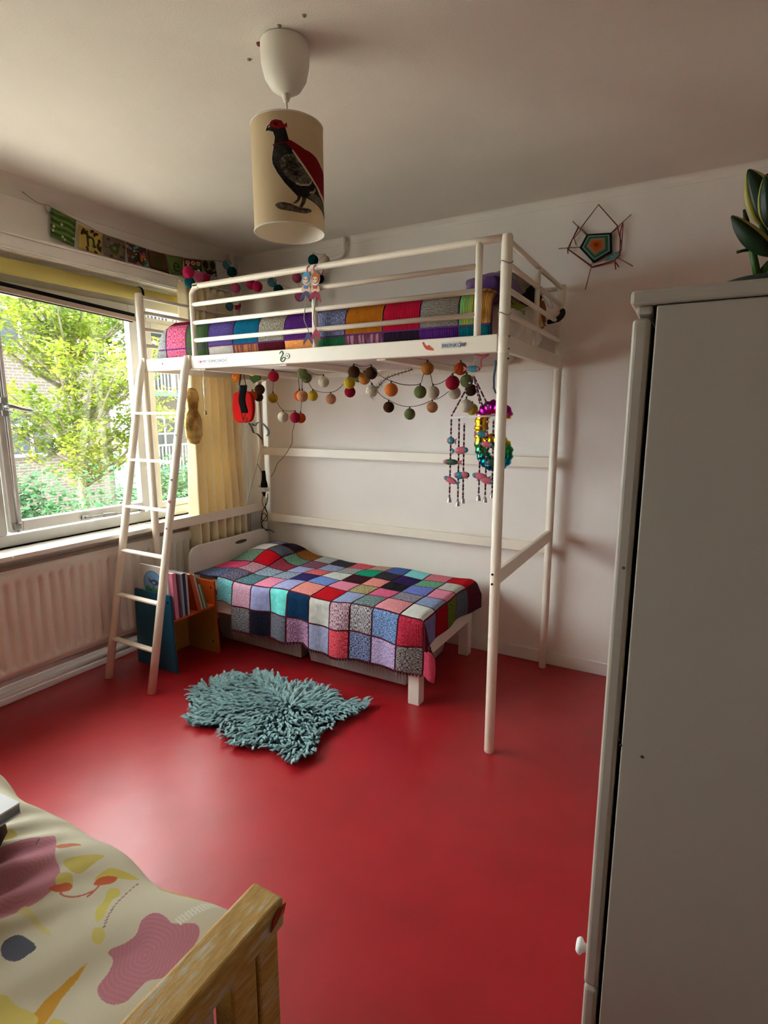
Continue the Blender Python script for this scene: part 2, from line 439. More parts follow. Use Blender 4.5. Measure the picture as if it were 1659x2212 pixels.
# pleated sun screen hanging crooked on the glass
sb = thing('window_screen', 'narrow black and brown sunshade bar hanging crooked across the top of the glass', 'blind', (0.03, -1.3, 1.95))
MB().bar((0.030, -2.3, 2.042), (0.030, -0.905, 1.968), 0.016, 0.018).build('shade_cloth', M_black, sb)
MB().bar((0.034, -2.3, 2.018), (0.034, -0.900, 1.944), 0.024, 0.026).build('bottom_bar', mat('brown grey aluminium', (0.42, 0.33, 0.27, 1), 0.45), sb, bevel=0.004)
MB().bar((0.031, -2.3, 2.003), (0.031, -0.92, 1.930), 0.012, 0.005).build('seal', M_black, sb)
# second blind seen behind the curtain: yellow strip on the right light
sb2 = thing('roller_blind', 'short yellow blind strip between the bed post and the curtain', 'blind', (0.03, -0.7, 2.0))
MB().tube([(0.03, -0.84, 2.095), (0.03, -0.33, 2.095)], 0.028, 16).build('roll', M_yel, sb2, smooth=True)

# ---------------------------------------------------------------- radiator
M_rad = mat('white radiator enamel', (0.78, 0.74, 0.68, 1), 0.32, var=0.02)
rad = thing('radiator', 'long white ribbed panel radiator under the window', 'radiator', (0.09, -2.2, 0.16))
YR0, YR1, ZR0, ZR1, XF = -3.6, -0.615, 0.172, 0.690, 0.120
pitch_ = 0.0525
def radf(a, b):
    y = YR0+(YR1-YR0)*a; z = ZR0+(ZR1-ZR0)*b
    ph = ((y-YR1-0.02)/pitch_) % 1.0
    g = max(0, math.cos((ph-0.5)*2*PI))**0.7 if abs(ph-0.5) < 0.25 else 0
    g = min(1.0, max(0.0, 1.25-abs(ph-0.5)/0.24)); g = g*g*(3-2*g)
    e = min(1, max(0, (z-ZR0-0.035)/0.02))*min(1, max(0, (ZR1-0.05-z)/0.02)); e = e*e*(3-2*e)
    ed = 0.012*max(0, 1-(ZR1-z)/0.02)+0.012*max(0, 1-(z-ZR0)/0.02)+0.012*max(0, 1-(YR1-y)/0.02)
    return (XF-0.020*g*e-ed, y, z)
MB().grid(radf, int((YR1-YR0)/pitch_*8), 44).build('front_panel', M_rad, rad, smooth=True)
MB().box(0.03, XF-0.012, YR0, YR1-0.012, ZR0, ZR0+0.01).box(0.03, 0.045, YR0, YR1-0.012, ZR0, ZR1-0.01).build('rear_panel', M_rad, rad)
MB().box(0.035, XF-0.008, YR0, YR1-0.008, ZR1-0.006, ZR1+0.002).build('top_grille', M_rad, rad, bevel=0.002)
hp = thing('heating_pipe', 'pair of white heating pipes along the wall below the radiator', 'pipe', (0.05, -2.0, 0.03))
for z, r in ((0.124, 0.016), (0.062, 0.016)):
    MB().tube([(0.045, -4.2, z), (0.045, -0.18, z)], r, 12).build('pipe', M_rad, hp, smooth=True)
cp = thing('heating_riser', 'pair of white heating pipes running up the corner behind the loft bed', 'pipe', (0.05, -0.08, 0))
for x, y in ((0.045, -0.135), (0.045, -0.065)):
    MB().tube([(x, y, 0.001), (x, y, RZ-0.02)], 0.014, 12).build('pipe', M_rad, cp, smooth=True)
tp = thing('ceiling_pipe', 'white pipe bending down from the ceiling along the back wall', 'pipe', (0.88, -0.03, 2.4))
MB().tube(spline([(0.882, -0.032, 2.484), (0.882, -0.032, 2.43), (0.878, -0.032, 2.392), (0.84, -0.032, 2.374), (0.70, -0.03, 2.366), (0.40, -0.03, 2.357), (0.10, -0.03, 2.35)], 6), 0.013, 12).build('pipe', M_trim, tp, smooth=True)
# screws and old holes in the ceiling
for u, v, w_ in ((603, 55, 'behind the lamp rose, the lower of two'), (657, 33, 'right of centre above the lamp rose'), (538, 128, 'left of the lamp rose below the dark red plug')):
    p = pt(u, v, 'z', RZ)
    tag(MB().lathe([(0.0005, -0.0035), (0.005, -0.003), (0.0062, 0.0)], p, 10).build('ceiling_screw', mat('grey screw', (0.25, 0.22, 0.18, 1), 0.5), smooth=True),
        'small grey ceiling screw '+w_, 'screw', 'screw heads in the ceiling')
p = pt(560, 94, 'z', RZ)
tag(MB().lathe([(0.001, -0.006), (0.007, -0.005), (0.009, 0.0)], p, 10).build('wall_plug', mat('dark red plug', (0.12, 0.005, 0.01, 1), 0.5), smooth=True),
    'dark red wall plug in the ceiling left of the lamp rose', 'wall plug')

# ---------------------------------------------------------------- curtain
M_cur = mat('pale yellow curtain cotton', (0.88, 0.79, 0.55, 1), 0.85, var=0.05, vscale=3, bump=0.1, bscale=150, trans=0.13)
cu = thing('curtain', 'pale yellow pleated curtain hanging in the corner beside the window', 'curtain', (0.14, -0.45, 0.56))
def curf(a, b):
    z = 0.56+(2.185-0.56)*b
    t = a
    y = -0.665+0.43*t+0.05*(1-b)*(t-0.3)
    w = 0.044+0.010*(1-b)
    ph = a*2*PI*7+0.6*math.sin(b*3+a*7)
    x = 0.135+w*(1-2*abs(math.sin(ph/2))**0.7)*-1+0.01*noise.noise((a*9, b*3, 0))
    if b > 0.93: x = 0.135+(x-0.135)*(1-0.45*(b-0.93)/0.07)
    return (x, y+0.006*math.cos(ph), z)
MB().grid(curf, 150, 24).build('cloth', M_cur, cu, smooth=True, solid=0.0015)
MB().tube([(0.135, -0.66, 2.192), (0.135, -0.24, 2.192)], 0.006, 8).build('rail', M_wcord, cu, smooth=True)
for k in range(9):
    y = -0.655+0.05*k
    MB().tube([(0.135+0.010*math.cos(a), y, 2.190+0.014*math.sin(a)) for a in [i*PI/5 for i in range(11)]], 0.0018, 6).build('curtain_ring', M_wcord, cu, smooth=True)
# corner of cloth folded over the top edge
def flap(a, b):
    y = -0.50+0.22*a; z = 2.15-0.15*b*(1-0.75*abs(a-0.55))-0.10*a*b
    return (0.185-0.02*b+0.012*math.sin(a*9), y, z)
MB().grid(flap, 12, 8).build('folded_hem', M_cur, cu, smooth=True, solid=0.002)

# ---------------------------------------------------------------- loft bed
XL, XR, YF, YB = 0.185, 2.2155, -0.985, -0.064
ZT, ZB, HT = 1.709, 1.645, 2.058
lb = thing('loft_bed', 'cream white metal loft bed with tubular guard rails and tall posts', 'bed', (1.2, -0.52, 0))
def part_tube(name, pts, r, parent, n=16, m=M_metal): return MB().tube(pts, r, n).build(name, m, parent, smooth=True)
for x, y in ((XL, YF), (XR, YF), (XL, YB), (XR, YB)):
    p = MB()
    p.lathe([(0.0005, 0.0), (0.019, 0.0), (0.0205, 0.003), (0.0205, HT-0.008), (0.017, HT-0.001), (0.0005, HT)], (x, y, 0), 20)
    po = p.build('post', M_metal, lb, smooth=True)
    MB().lathe([(0.0207, 1.640), (0.0222, 1.643), (0.0222, 1.70), (0.0207, 1.703)], (x, y, 0), 20).build('sleeve', M_metal, po, smooth=True)
# frame rails (flat box section)
MB().box(XL+0.018, XR-0.018, YF-0.018, YF+0.012, ZB, ZT).build('front_rail', M_metal, lb, bevel=0.004)
MB().box(XL+0.018, XR-0.018, YB-0.012, YB+0.014, ZB, ZT).build('back_rail', M_metal, lb, bevel=0.004)
for x in (XL, XR):
    MB().box(x-0.012, x+0.014, YF+0.018, YB-0.018, ZB, ZT).build('end_rail', M_metal, lb, bevel=0.004)
    MB().box(x-0.011, x+0.011, YF+0.017, YB-0.017, 0.7345, 0.7942).build('end_brace', M_metal, lb, bevel=0.003)
MB().box(XL+0.017, XR-0.017, YB-0.010, YB+0.010, 1.1324, 1.1888).build('back_brace', M_metal, lb, bevel=0.003)
MB().box(XL+0.017, XR-0.017, YB-0.010, YB+0.010, 0.6635, 0.7184).build('back_brace', M_metal, lb, bevel=0.003)
# front guard: hoop at the left end, bars to the right post
G = 0.0115
gy = YF-0.004
hoop = spline([(0.592, gy, ZT-0.03), (0.592, gy, 1.80), (0.592, gy, 1.98), (0.603, gy, 2.024), (0.645, gy, 2.046), (0.75, gy, 2.046), (2.195, gy, 2.046)], 8)
MB().tube(hoop, 0.0135, 14).build('guard_hoop', M_metal, lb, smooth=True)
GZ = (1.960, 1.872, 1.786)
for z in GZ: part_tube('guard_bar', [(0.600, gy, z), (2.105, gy, z)], 0.0105, lb)
for x in (1.354, 2.112): part_tube('guard_upright', [(x, gy, ZT-0.02), (x, gy, 2.040)], 0.0135, lb)
for x in (XL, XR):
    for z in (2.040,)+GZ: part_tube('end_bar', [(x, YF+0.015, z), (x, YB-0.015, z)], 0.0105, lb)
for x in (XL, XR): part_tube('end_upright', [(x, -0.535, ZT-0.02), (x, -0.535, 2.038)], 0.0115, lb)
# back guard bar, cross members under the mattress
for z in (2.040, 1.90): part_tube('back_bar', [(XL+0.015, YB, z), (XR-0.015, YB, z)], 0.0105, lb)
for x in (0.62, 1.15, 1.68):
    MB().box(x-0.022, x+0.022, YF+0.013, YB-0.013, ZB-0.006, ZB+0.026).build('cross_member', M_metal, lb, bevel=0.003)
M_scr = mat('dark screw', (0.03, 0.025, 0.02, 1), 0.4, metal=0.6)
def screw(x, y, z, d, parent, r=0.004):
    a = Vector((x, y, z)); d = Vector(d)
    return MB().tube([a, a+d*0.003], r, 10).build('screw', M_scr, parent)
for z in (0.745, 0.785): screw(XR-0.006, YF-0.0195, z, (0, -1, 0), lb, 0.0045)
for z in (1.655, 1.700, 1.62): screw(XR+0.0195, YF-0.004, z, (1, -0.3, 0), lb, 0.0035)
screw(0.36, YF-0.018, 1.680, (0, -1, 0), lb, 0.004)
for z in (1.96, 1.78):
    MB().tube([(XR+0.0225*math.cos(a), YF+0.0225*math.sin(a), z+0.006*math.sin(2*a)) for a in [i*2*PI/16 for i in range(17)]], 0.002, 6).build('string', mat('grey string', (0.3, 0.27, 0.22, 1), 0.9), lb, smooth=True, label='grey string knotted round the post')

# stickers on the front rail
fy = YF-0.0185
M_stk = mat('sticker white', (0.82, 0.83, 0.80, 1), 0.5)
RF = Matrix.Rotation(PI/2, 3, 'X')
a = pt(427, 771, 'y', fy); b = pt(490, 784, 'y', fy)
st = tag(MB().box(a.x, b.x, fy-0.0012, fy, 1.657, 1.692).build('sticker', M_stk), 'white strip sticker with grey lettering and a red heart on the bed rail', 'sticker')
M_gtx = mat('grey print', (0.12, 0.13, 0.13, 1), 0.6); M_rtx = mat('red print', (0.6, 0.02, 0.03, 1), 0.6)
text('lettering', 'I', 0.021, M_gtx, Vector((a.x+0.004, fy-0.0014, 1.670)), RF, st)
text('lettering', 'MY TEAMCOACH', 0.0205, M_gtx, Vector((a.x+0.034, fy-0.0014, 1.670)), RF, st)
hx, hz, hr = a.x+0.021, 1.677, 0.0078
hp_ = [(hx+hr*0.0625*16*math.sin(t)**3, fy-0.0013, hz+hr*0.0625*(13*math.cos(t)-5*math.cos(2*t)-2*math.cos(3*t)-math.cos(4*t))) for t in [i*2*PI/24 for i in range(24)]]
MB().prism(hp_, 0, 0.0008, (0, -1, 0)).build('heart', M_rtx, st)
MB().box(a.x+0.004, b.x-0.004, fy-0.0016, fy-0.001, 1.6625, 1.6640).build('underline', M_gtx, st)
a = pt(613, 770, 'y', fy)
M_gst = mat('green sticker', (0.03, 0.16, 0.07, 1), 0.5)
sn = tag(MB().tube(spline([(a.x-0.024, fy-0.001, a.z+0.014), (a.x-0.012, fy-0.001, a.z+0.024), (a.x-0.004, fy-0.001, a.z+0.012), (a.x-0.016, fy-0.001, a.z-0.004), (a.x-0.018, fy-0.001, a.z-0.018), (a.x-0.004, fy-0.001, a.z-0.022), (a.x+0.008, fy-0.001, a.z-0.010), (a.x-0.002, fy-0.001, a.z-0.004), (a.x-0.012, fy-0.001, a.z-0.012)], 5), 0.0022, 6).build('sticker', M_gst, smooth=True), 'green coiled snake sticker on the bed rail', 'sticker')
ey = thing('sticker', 'round white eye sticker beside the green snake on the rail', 'sticker', (a.x+0.02, fy, a.z))
MB().lathe([(0.0005, -0.002), (0.0105, -0.002), (0.0105, 0)], (a.x+0.022, fy, a.z+0.001), 20, 'y').build('white', M_stk, ey)
MB().lathe([(0.0125, -0.0015), (0.0125, -0.0003), (0.0095, -0.0003)], (a.x+0.022, fy, a.z+0.001), 20, 'y').build('ring', M_gst, ey)
MB().lathe([(0.0005, -0.003), (0.003, -0.003), (0.003, 0)], (a.x+0.022, fy, a.z+0.001), 12, 'y').build('pupil', M_black, ey)
tag(MB().prism([pt(u-0, v-0, 'y', fy) for u, v in [(912, 740), (915, 739), (918, 745), (924, 748), (926, 745), (930, 750), (936, 753), (937, 757), (929, 757), (921, 755), (916, 749)]], 0, 0.0012, (0, -1, 0)).build('sticker', mat('orange red sticker', (0.55, 0.06, 0.02, 1), 0.5)), 'orange red fish sticker on the bed rail', 'sticker')
a = pt(953, 738, 'y', fy); b = pt(994, 748, 'y', fy)
s3_ = tag(MB().box(a.x, b.x, fy-0.0012, fy, 1.667, 1.692).build('sticker', mat('pale sticker', (0.62, 0.60, 0.52, 1), 0.5)), 'pale sticker with dark blue BREINKORF lettering near the right post', 'sticker')
text('lettering', 'BREINKORF', 0.0195, mat('blue print', (0.03, 0.07, 0.16, 1), 0.6), Vector((a.x+0.003, fy-0.0014, 1.672)), RF, s3_)

# ---------------------------------------------------------------- ladder
ld = thing('ladder', 'cream metal ladder with six rungs hooked on the front rail', 'ladder', (0.36, -1.36, 0))
LT, LBt = 1.715, 0.0
def lad(x, z): return (x, -1.355+(1.355-1.012)*(z/1.70), z)
for x0, x1 in ((0.190, 0.206), (0.538, 0.552)):
    pts = [lad(x0+(x1-x0)*z/1.7, z) for z in (0.0, 0.5, 1.0, 1.45, 1.62)]
    pts += [(x1, -1.010, 1.685), (x1, -1.002, 1.706)]
    rr = [0.0205]*5+[0.018, 0.014]
    o = MB().tube(pts, rr, 16).build('rail', M_metal, ld, smooth=True)
    MB().box(x1-0.021, x1+0.021, -1.010, YF+0.020, 1.709, 1.714).box(x1-0.021, x1+0.021, -1.012, -1.004, 1.640, 1.712).build('hook', M_metal, ld, bevel=0.003)
for z in (1.420, 1.172, 0.924, 0.688, 0.452, 0.214):
    a = lad(0.196, z); b = lad(0.542, z)
    MB().bar(Vector(a)+Vector((0.012, 0, 0)), Vector(b)-Vector((0.012, 0, 0)), 0.034, 0.014, (0, 0, 1)).build('rung', M_metal, ld, bevel=0.005)

for z_, c_, r_ in ((1.085, (0.05, 0.06, 0.06), 0.006), (0.975, (0.30, 0.03, 0.05), 0.0075), (0.84, (0.12, 0.11, 0.10), 0.005), (1.31, (0.10, 0.09, 0.08), 0.004)):
    q_ = Vector(lad(0.538+0.014*z_/1.7+0.006, z_)); MB().tube([q_+Vector((0, -0.0195, 0)), q_+Vector((0, -0.0215, 0))], r_, 12).build('round_sticker', mat('sticker dot %.2f' % z_, c_+(1,), 0.6), ld)

# ---------------------------------------------------------------- loft mattress and bedding
M_mat = mat('white quilted ticking', (0.72, 0.64, 0.60, 1), 0.9, bump=0.9, bscale=16, stretch=(1, 2.2, 1))
def soft_box(x0, x1, y0, y1, z0, z1, r=0.03, n=(24, 12, 4)):
    m = MB(); bm = bmesh.new()
    bmesh.ops.create_cube(bm, size=1)
    bmesh.ops.bevel(bm, geom=bm.edges[:], offset=0.12, segments=3, affect='EDGES')
    sx_, sy_, sz_ = x1-x0, y1-y0, z1-z0
    for v in bm.verts:
        for i, s_ in enumerate((sx_, sy_, sz_)):
            c = v.co[i]; k = 0.5-0.12
            # keep the rounding r metres wide whatever the size
            v.co[i] = math.copysign((s_/2-r)+(abs(c)-k)/0.12*r if abs(c) > k else (s_/2-r)*abs(c)/k, c)
        v.co += Vector(((x0+x1)/2, (y0+y1)/2, (z0+z1)/2))
    bm.verts.ensure_lookup_table(); bm.verts.index_update()
    m.v = [tuple(v.co) for v in bm.verts]; m.f = [tuple(v.index for v in f.verts) for f in bm.faces]; bm.free()
    return m
lm = tag(soft_box(XL+0.035, XR-0.22, YF+0.085, YB-0.02, ZB+0.028, 1.80, 0.02).build('mattress', M_mat, smooth=True), 'white quilted mattress on the loft bed, seen from below', 'mattress')

# upper knitted blanket: patches on one draped surface
S = lambda *c: srgb(*c)
UX = [0.222, 0.334, 0.487, 0.646, 0.822, 0.982, 1.145, 1.320, 1.484, 1.677, 1.850, 2.018, 2.085, 2.155]
def utop(x):
    e = min(1.0, max(0.0, (x-0.20)/0.16)); e = math.sin(e*PI/2)
    e2 = min(1.0, max(0.0, (2.20-x)/0.10)); e2 = math.sin(e2*PI/2)
    return 1.74+0.165*e*(0.55+0.45*e2)-0.02*math.sin((x-0.3)*1.6)
UL = 0.75
def upper(x, s):
    """s: length up the front and over the top"""
    zt = utop(x); zb = 1.712; r = 0.07
    hgt = zt-r-zb
    yf = YF+0.040+0.012*noise.noise((x*6, 0, 3))
    e = min(1.0, max(0.0, (x-0.20)/0.10)); yf += 0.05*(1-e)**2
    if s < hgt: return (x, yf-0.006*math.sin(s/hgt*PI), zb+s)
    s2 = s-hgt; q = r*PI/2
    if s2 < q:
        a = s2/r
        return (x, yf+r*(1-math.cos(a)), zt-r+r*math.sin(a))
    s3 = s2-q
    y = yf+r+s3
    hump = 0.055*math.exp(-((x-1.25)/0.30)**2)+0.045*math.exp(-((x-1.75)/0.15)**2)+0.03*math.exp(-((x-1.5)/0.1)**2)
    k = min(1, s3/0.5); k = math.sin(k*PI/2)
    edge = max(0, s3-0.68); 
    return (x, min(y, YB-0.03), zt+hump*k+0.012*noise.noise((x*7, s3*6, 0))-edge*0.15)
UR = [0.0, 0.045, 0.178, 0.36, 0.52, 0.68, 0.84, 0.97]
UC = {  # row 0 = strip below, 1 = the main front row, 2.. = top
 0: ['g', 'pk', 'gr', 'w', 'ts', 'mr', 'or', 'gn', 'ms', 'bk', 'pu', 'tl', 'tl'],
 1: ['g', 'pk', 'gr', 'vi', 'te', 'be', 'pu', 'pe', 'mu', 'cr', 'gy', 'gs', 'tn'],
 2: ['vi', 'rd', 'rd', 'g', 'te', 'be', 'pu', 'cr', 'be', 'bl', 'gy', 'w', 'tn'],
 3: ['gy', 'rd', 'mu', 'be', 'w', 'vi', 'pu', 'cr', 'te', 'bl', 'or', 'gn', 'vi'],
 4: ['pk', 'te', 'gy', 'or', 'cr', 'gn', 'vi', 'mu', 'pe', 'be', 'mr', 'rd', 'g'],
 5: ['mu', 'be', 'pe', 'rd', 'gr', 'ts', 'te', 'or', 'vi', 'pk', 'gy', 'bl', 'mu'],
 6: ['gn', 'mr', 'vi', 'te', 'pk', 'gy', 'be', 'rd', 'cr', 'gr', 'mu', 'pu', 'be']}
UM = dict(g=((118, 118, 118), (160, 160, 160), 'marl'), pk=((150, 30, 70), (225, 120, 150), 'marl'), gr=((50, 72, 40), (66, 88, 52), 'plain'),
  vi=((66, 52, 110), (92, 80, 140), 'marlv'), te=((0, 82, 112), (10, 98, 128), 'plain'), be=((105, 98, 84), (168, 160, 144), 'marl'),
  pu=((64, 22, 92), (80, 34, 104), 'plain'), pe=((70, 76, 110), (140, 146, 175), 'marl'), mu=((148, 82, 8), (168, 98, 16), 'plain'),
  cr=((150, 6, 36), (172, 12, 46), 'plain'), gy=((98, 92, 82), (132, 126, 114), 'marlv'), gs=((80, 150, 84), (150, 140, 60), 'stripe'),
  p=((80, 40, 90), (120, 80, 130), 'marl'), w=((170, 160, 150), (190, 182, 172), 'plain'), ts=((170, 108, 62), (120, 64, 60), 'stripe'),
  mr=((66, 6, 14), (82, 12, 20), 'plain'), gn=((30, 88, 52), (40, 104, 62), 'plain'), ms=((100, 50, 70), (170, 120, 140), 'stripe'),
  bk=((34, 20, 34), (36, 22, 36), 'plain'), tl=((0, 78, 84), (4, 94, 98), 'plain'), rd=((120, 6, 22), (140, 12, 28), 'plain'),
  bl=((36, 40, 84), (60, 66, 120), 'marl'))
UM['tn'] = ((150, 96, 40), (176, 136, 70), 'stripe')
UM['or'] = ((214, 116, 48), (236, 160, 96), 'marl')
M_pedge = mat('purple crochet edge', srgb(88, 40, 100), 0.95, bump=0.4, bscale=300)
def patch_mat(key, tab, pre):
    c1, c2, k = tab[key]; g_ = 1.5 if pre == 'lower' else 1.1
    f = lambda c: tuple(min(0.78, v*g_) for v in srgb(*c)[:3])+(1,)
    return knit(pre+' knit '+key, f(c1), f(c2), k)
ub = thing('blanket', 'knitted patchwork blanket with purple seams on the loft bed', 'blanket', (1.2, -0.6, 1.72))
MB().grid(lambda a, b: (lambda q: (q[0], q[1]+0.003, q[2]-0.003))(upper(UX[0]+(UX[-1]-UX[0])*a, UR[-1]*b)), 110, 60).build('crochet_seam', M_pedge, ub, smooth=True, solid=0.003)
def patch(fn, u0, u1, v0, v1, m, parent, ins=0.0035, puff=0.004, n=7, sg=1):
    # a patch: its own piece of the draped cloth, slightly cushioned above the seam
    def f(a, b):
        u = u0+ins+(u1-u0-2*ins)*a; v = v0+ins+(v1-v0-2*ins)*b
        p = Vector(fn(u, v)); e = 0.004
        t1 = Vector(fn(u+e, v))-Vector(fn(u-e, v)); t2 = Vector(fn(u, v+e))-Vector(fn(u, v-e))
        nn = t1.cross(t2); nn = nn.normalized() if nn.length > 1e-12 else Vector((0, 0, 1))
        k = min(a, 1-a, b, 1-b); k = min(1, k/0.16); k = math.sin(k*PI/2)
        return p+nn*(0.0004+puff*k)*sg
    g = MB().grid(f, n, n, lambda a, b: (u0+(u1-u0)*a, v0+(v1-v0)*b))
    return g.build('patch', m, parent, smooth=True)
for r in range(7):
    for c in range(13):
        patch(upper, UX[c], UX[c+1], UR[r], UR[r+1], patch_mat(UC[r][c], UM, 'upper'), ub)

# pillow, clothes and soft things piled at the right end of the loft
def lump(name, c, s, m, label, cat, seed=0, amp=0.25, freq=1.6, rz=0.0, flat_z=None, n=28, k=18, group=None, kind=None):
    mb = MB()
    R = Matrix.Rotation(rz, 3, 'Z')
    def f(a, b):
        th = a*2*PI; ph = b*PI
        d = Vector((math.sin(ph)*math.cos(th), math.sin(ph)*math.sin(th), -math.cos(ph)))
        # boxier than a sphere
        e = 0.7
        q = Vector([math.copysign(abs(t)**e, t) for t in d])
        r = 1+amp*noise.noise(d*freq+Vector((seed, seed*2, 0)))+amp*0.5*noise.noise(d*freq*2.6+Vector((seed, 5, 1)))
        v = R @ Vector((q.x*s[0]*r, q.y*s[1]*r, q.z*s[2]*r))+Vector(c)
        if flat_z is not None: v.z = max(v.z, flat_z)
        return v
    mb.grid(f, n, k)
    o = mb.build(name, m, None, smooth=True)
    tag(o, label, cat, group)
    return o
M_pil = mat('white patterned cotton', (0.66, 0.62, 0.56, 1), 0.9, var=0.12, vscale=14, bump=0.5, bscale=9)
lump('pillow', (2.095, -0.46, 1.805), (0.085, 0.30, 0.090), M_pil, 'crumpled white patterned pillow behind the right end bars of the loft bed', 'pillow', 3, 0.16, 1.4)
lump('garment', (2.06, -0.66, 1.935), (0.10, 0.15, 0.055), mat('lilac cotton', (0.17, 0.10, 0.20, 1), 0.9, bump=0.5, bscale=18), 'crumpled lilac garment on the pile at the right end of the loft bed', 'garment', 7, 0.2, 1.7)
lump('cloth', (2.12, -0.80, 1.915), (0.05, 0.09, 0.04), mat('deep purple cloth', (0.06, 0.02, 0.10, 1), 0.9, bump=0.4, bscale=18), 'deep purple cloth bunched behind the right front post', 'cloth', 9, 0.18, 1.6)
lump('cloth', (2.12, -0.60, 1.865), (0.05, 0.10, 0.03), mat('lime cloth', (0.24, 0.27, 0.05, 1), 0.9, bump=0.4, bscale=20), 'lime green and white cloth below the lilac garment', 'cloth', 11, 0.35, 2.2)
lump('scarf', (2.12, -0.33, 1.865), (0.06, 0.10, 0.05), mat('yellow and white scarf', (0.60, 0.36, 0.08, 1), 0.9, col2=(0.65, 0.58, 0.45, 1), vscale=14), 'yellow and white scarf hanging between the end bars', 'scarf', 13, 0.4, 2.0)
lump('bag', (2.11, -0.22, 1.90), (0.06, 0.08, 0.075), mat('rust orange cloth', (0.30, 0.07, 0.01, 1), 0.9, bump=0.3), 'rust orange cloth bag at the back corner of the loft bed', 'bag', 15, 0.25, 1.6)
lump('garment', (2.10, -0.30, 1.975), (0.06, 0.12, 0.045), mat('black green cloth', (0.015, 0.018, 0.018, 1), 0.9, bump=0.3), 'black garment on top of the pile by the back corner post', 'garment', 17, 0.35, 2.0)
lump('plush_toy', (2.05, -0.44, 2.0), (0.09, 0.12, 0.05), mat('grey beige fur', (0.24, 0.20, 0.15, 1), 0.95, var=0.2, vscale=40, bump=0.8, bscale=60), 'grey beige furry soft toy on the pile at the loft end', 'soft toy', 19, 0.25, 2.0)
tt = thing('toy_tail', 'black sock foot poking out between the end bars at the back post', 'sock', (2.23, -0.15, 1.88))
MB().tube(spline([(2.19, -0.21, 1.86), (2.225, -0.17, 1.875), (2.24, -0.135, 1.905), (2.235, -0.125, 1.925)], 4), [0.011]*4+[0.014]*6+[0.013]*3, 10).build('sock', M_black, tt, smooth=True)
ws = thing('cable', 'thin white cable draped over the black garment on the loft', 'cable', (2.2, -0.3, 1.95))
MB().tube(spline([(2.17, -0.44, 1.985), (2.19, -0.36, 1.96), (2.20, -0.26, 1.925), (2.20, -0.17, 1.935), (2.17, -0.13, 1.99)], 6), 0.003, 6).build('wire', M_wcord, ws, smooth=True)

# two cardboard mermaids hanging on the guard rail
M_card = mat('printed card white', (0.75, 0.70, 0.62, 1), 0.6)
M_skin = mat('printed skin', (0.62, 0.42, 0.30, 1), 0.6)
def mermaid(label, cx_, hair, top_, tail, tail2, toppx, endpx):
    y = gy-0.020
    P = lambda u, v: pt(u, v, 'y', y)
    c = P(cx_, 602)
    t = thing('mermaid_garland', label, 'decoration', (c.x, y, c.z))
    k = 0.0019
    def disc(name, u, v, ru, rv, m, d): 
        q = P(u, v); pts = [(q.x+ru*k*math.cos(a), y, q.z+rv*k*math.sin(a)) for a in [i*2*PI/20 for i in range(20)]]
        return MB().prism(pts, 0.002*d, 0.002*(d+1), (0, -1, 0)).build(name, m, t)
    def poly(name, pts, m, d): return MB().prism([P(u, v) for u, v in pts], 0.002*d, 0.002*(d+1), (0, -1, 0)).build(name, m, t)
    disc('card', cx_, 602, 12.5, 14, M_card, 0)
    disc('hair', cx_, 601, 11, 12.5, hair, 1)
    disc('face', cx_, 605, 7.5, 7, M_skin, 2)
    for s in (-1, 1): disc('eye', cx_+s*3, 604, 0.9, 1.2, M_black, 3)
    poly('body', [(cx_-7, 617), (cx_+7, 617), (cx_+10, 628), (cx_+5, 634), (cx_-5, 634), (cx_-10, 628)], M_skin, 1)
    poly('top', [(cx_-5, 618), (cx_+5, 618), (cx_+4, 624), (cx_-4, 624)], top_, 2)
    poly('tail_fin', [(cx_, 629), (cx_+5, 631), (cx_+10, 638), (cx_+13, 648), (cx_+12, 654), (cx_+5, 645), (cx_, 636), (cx_-5, 645), (cx_-12, 652), (cx_-13, 646), (cx_-8, 634)], tail, 2)
    a = P(toppx[0], toppx[1]); 
    MB().tube([(a.x+0.011*math.cos(w), y+0.02+0.022*math.cos(w), a.z-0.004+0.020*math.sin(w)) for w in [i*2*PI/18 for i in range(19)]], 0.0035, 8).build('hanging_loop', mat('pink foam', (0.65, 0.22, 0.32, 1), 0.7), t, smooth=True, label='pink loop over the rail')
    e = P(*endpx)
    MB().tube(spline([P(cx_, 640), P(cx_-6+3, 665), P(cx_-5, 690), P(endpx[0]-3, 708), P(endpx[0], endpx[1]-6)], 5), 0.0022, 6).build('bead_string', mat('grey bead string', (0.35, 0.31, 0.27, 1), 0.6, var=0.3, vscale=150), t, smooth=True)
    u, v = endpx
    poly('lower_fin', [(u, v-6), (u+5, v), (u+10, v+14), (u+9, v+22), (u+3, v+12), (u, v+6), (u-4, v+12), (u-10, v+22), (u-11, v+15), (u-5, v)], tail2, 1)
    return t
mermaid('blue haired cardboard mermaid with navy tail hanging on the guard rail', 662, mat('blue print hair', (0.05, 0.25, 0.45, 1), 0.6), mat('blue print top', (0.08, 0.16, 0.35, 1), 0.6), mat('navy print', (0.035, 0.03, 0.10, 1), 0.6), mat('navy print', (0.02, 0.03, 0.10, 1), 0.6), (668, 580), (667, 724))
mermaid('orange haired cardboard mermaid with crimson tail hanging on the guard rail', 682, mat('orange print hair', (0.35, 0.10, 0.02, 1), 0.6), mat('red print top', (0.35, 0.05, 0.05, 1), 0.6), mat('crimson print', (0.28, 0.01, 0.04, 1), 0.6), mat('crimson print', (0.28, 0.01, 0.04, 1), 0.6), (682, 578), (684, 716))

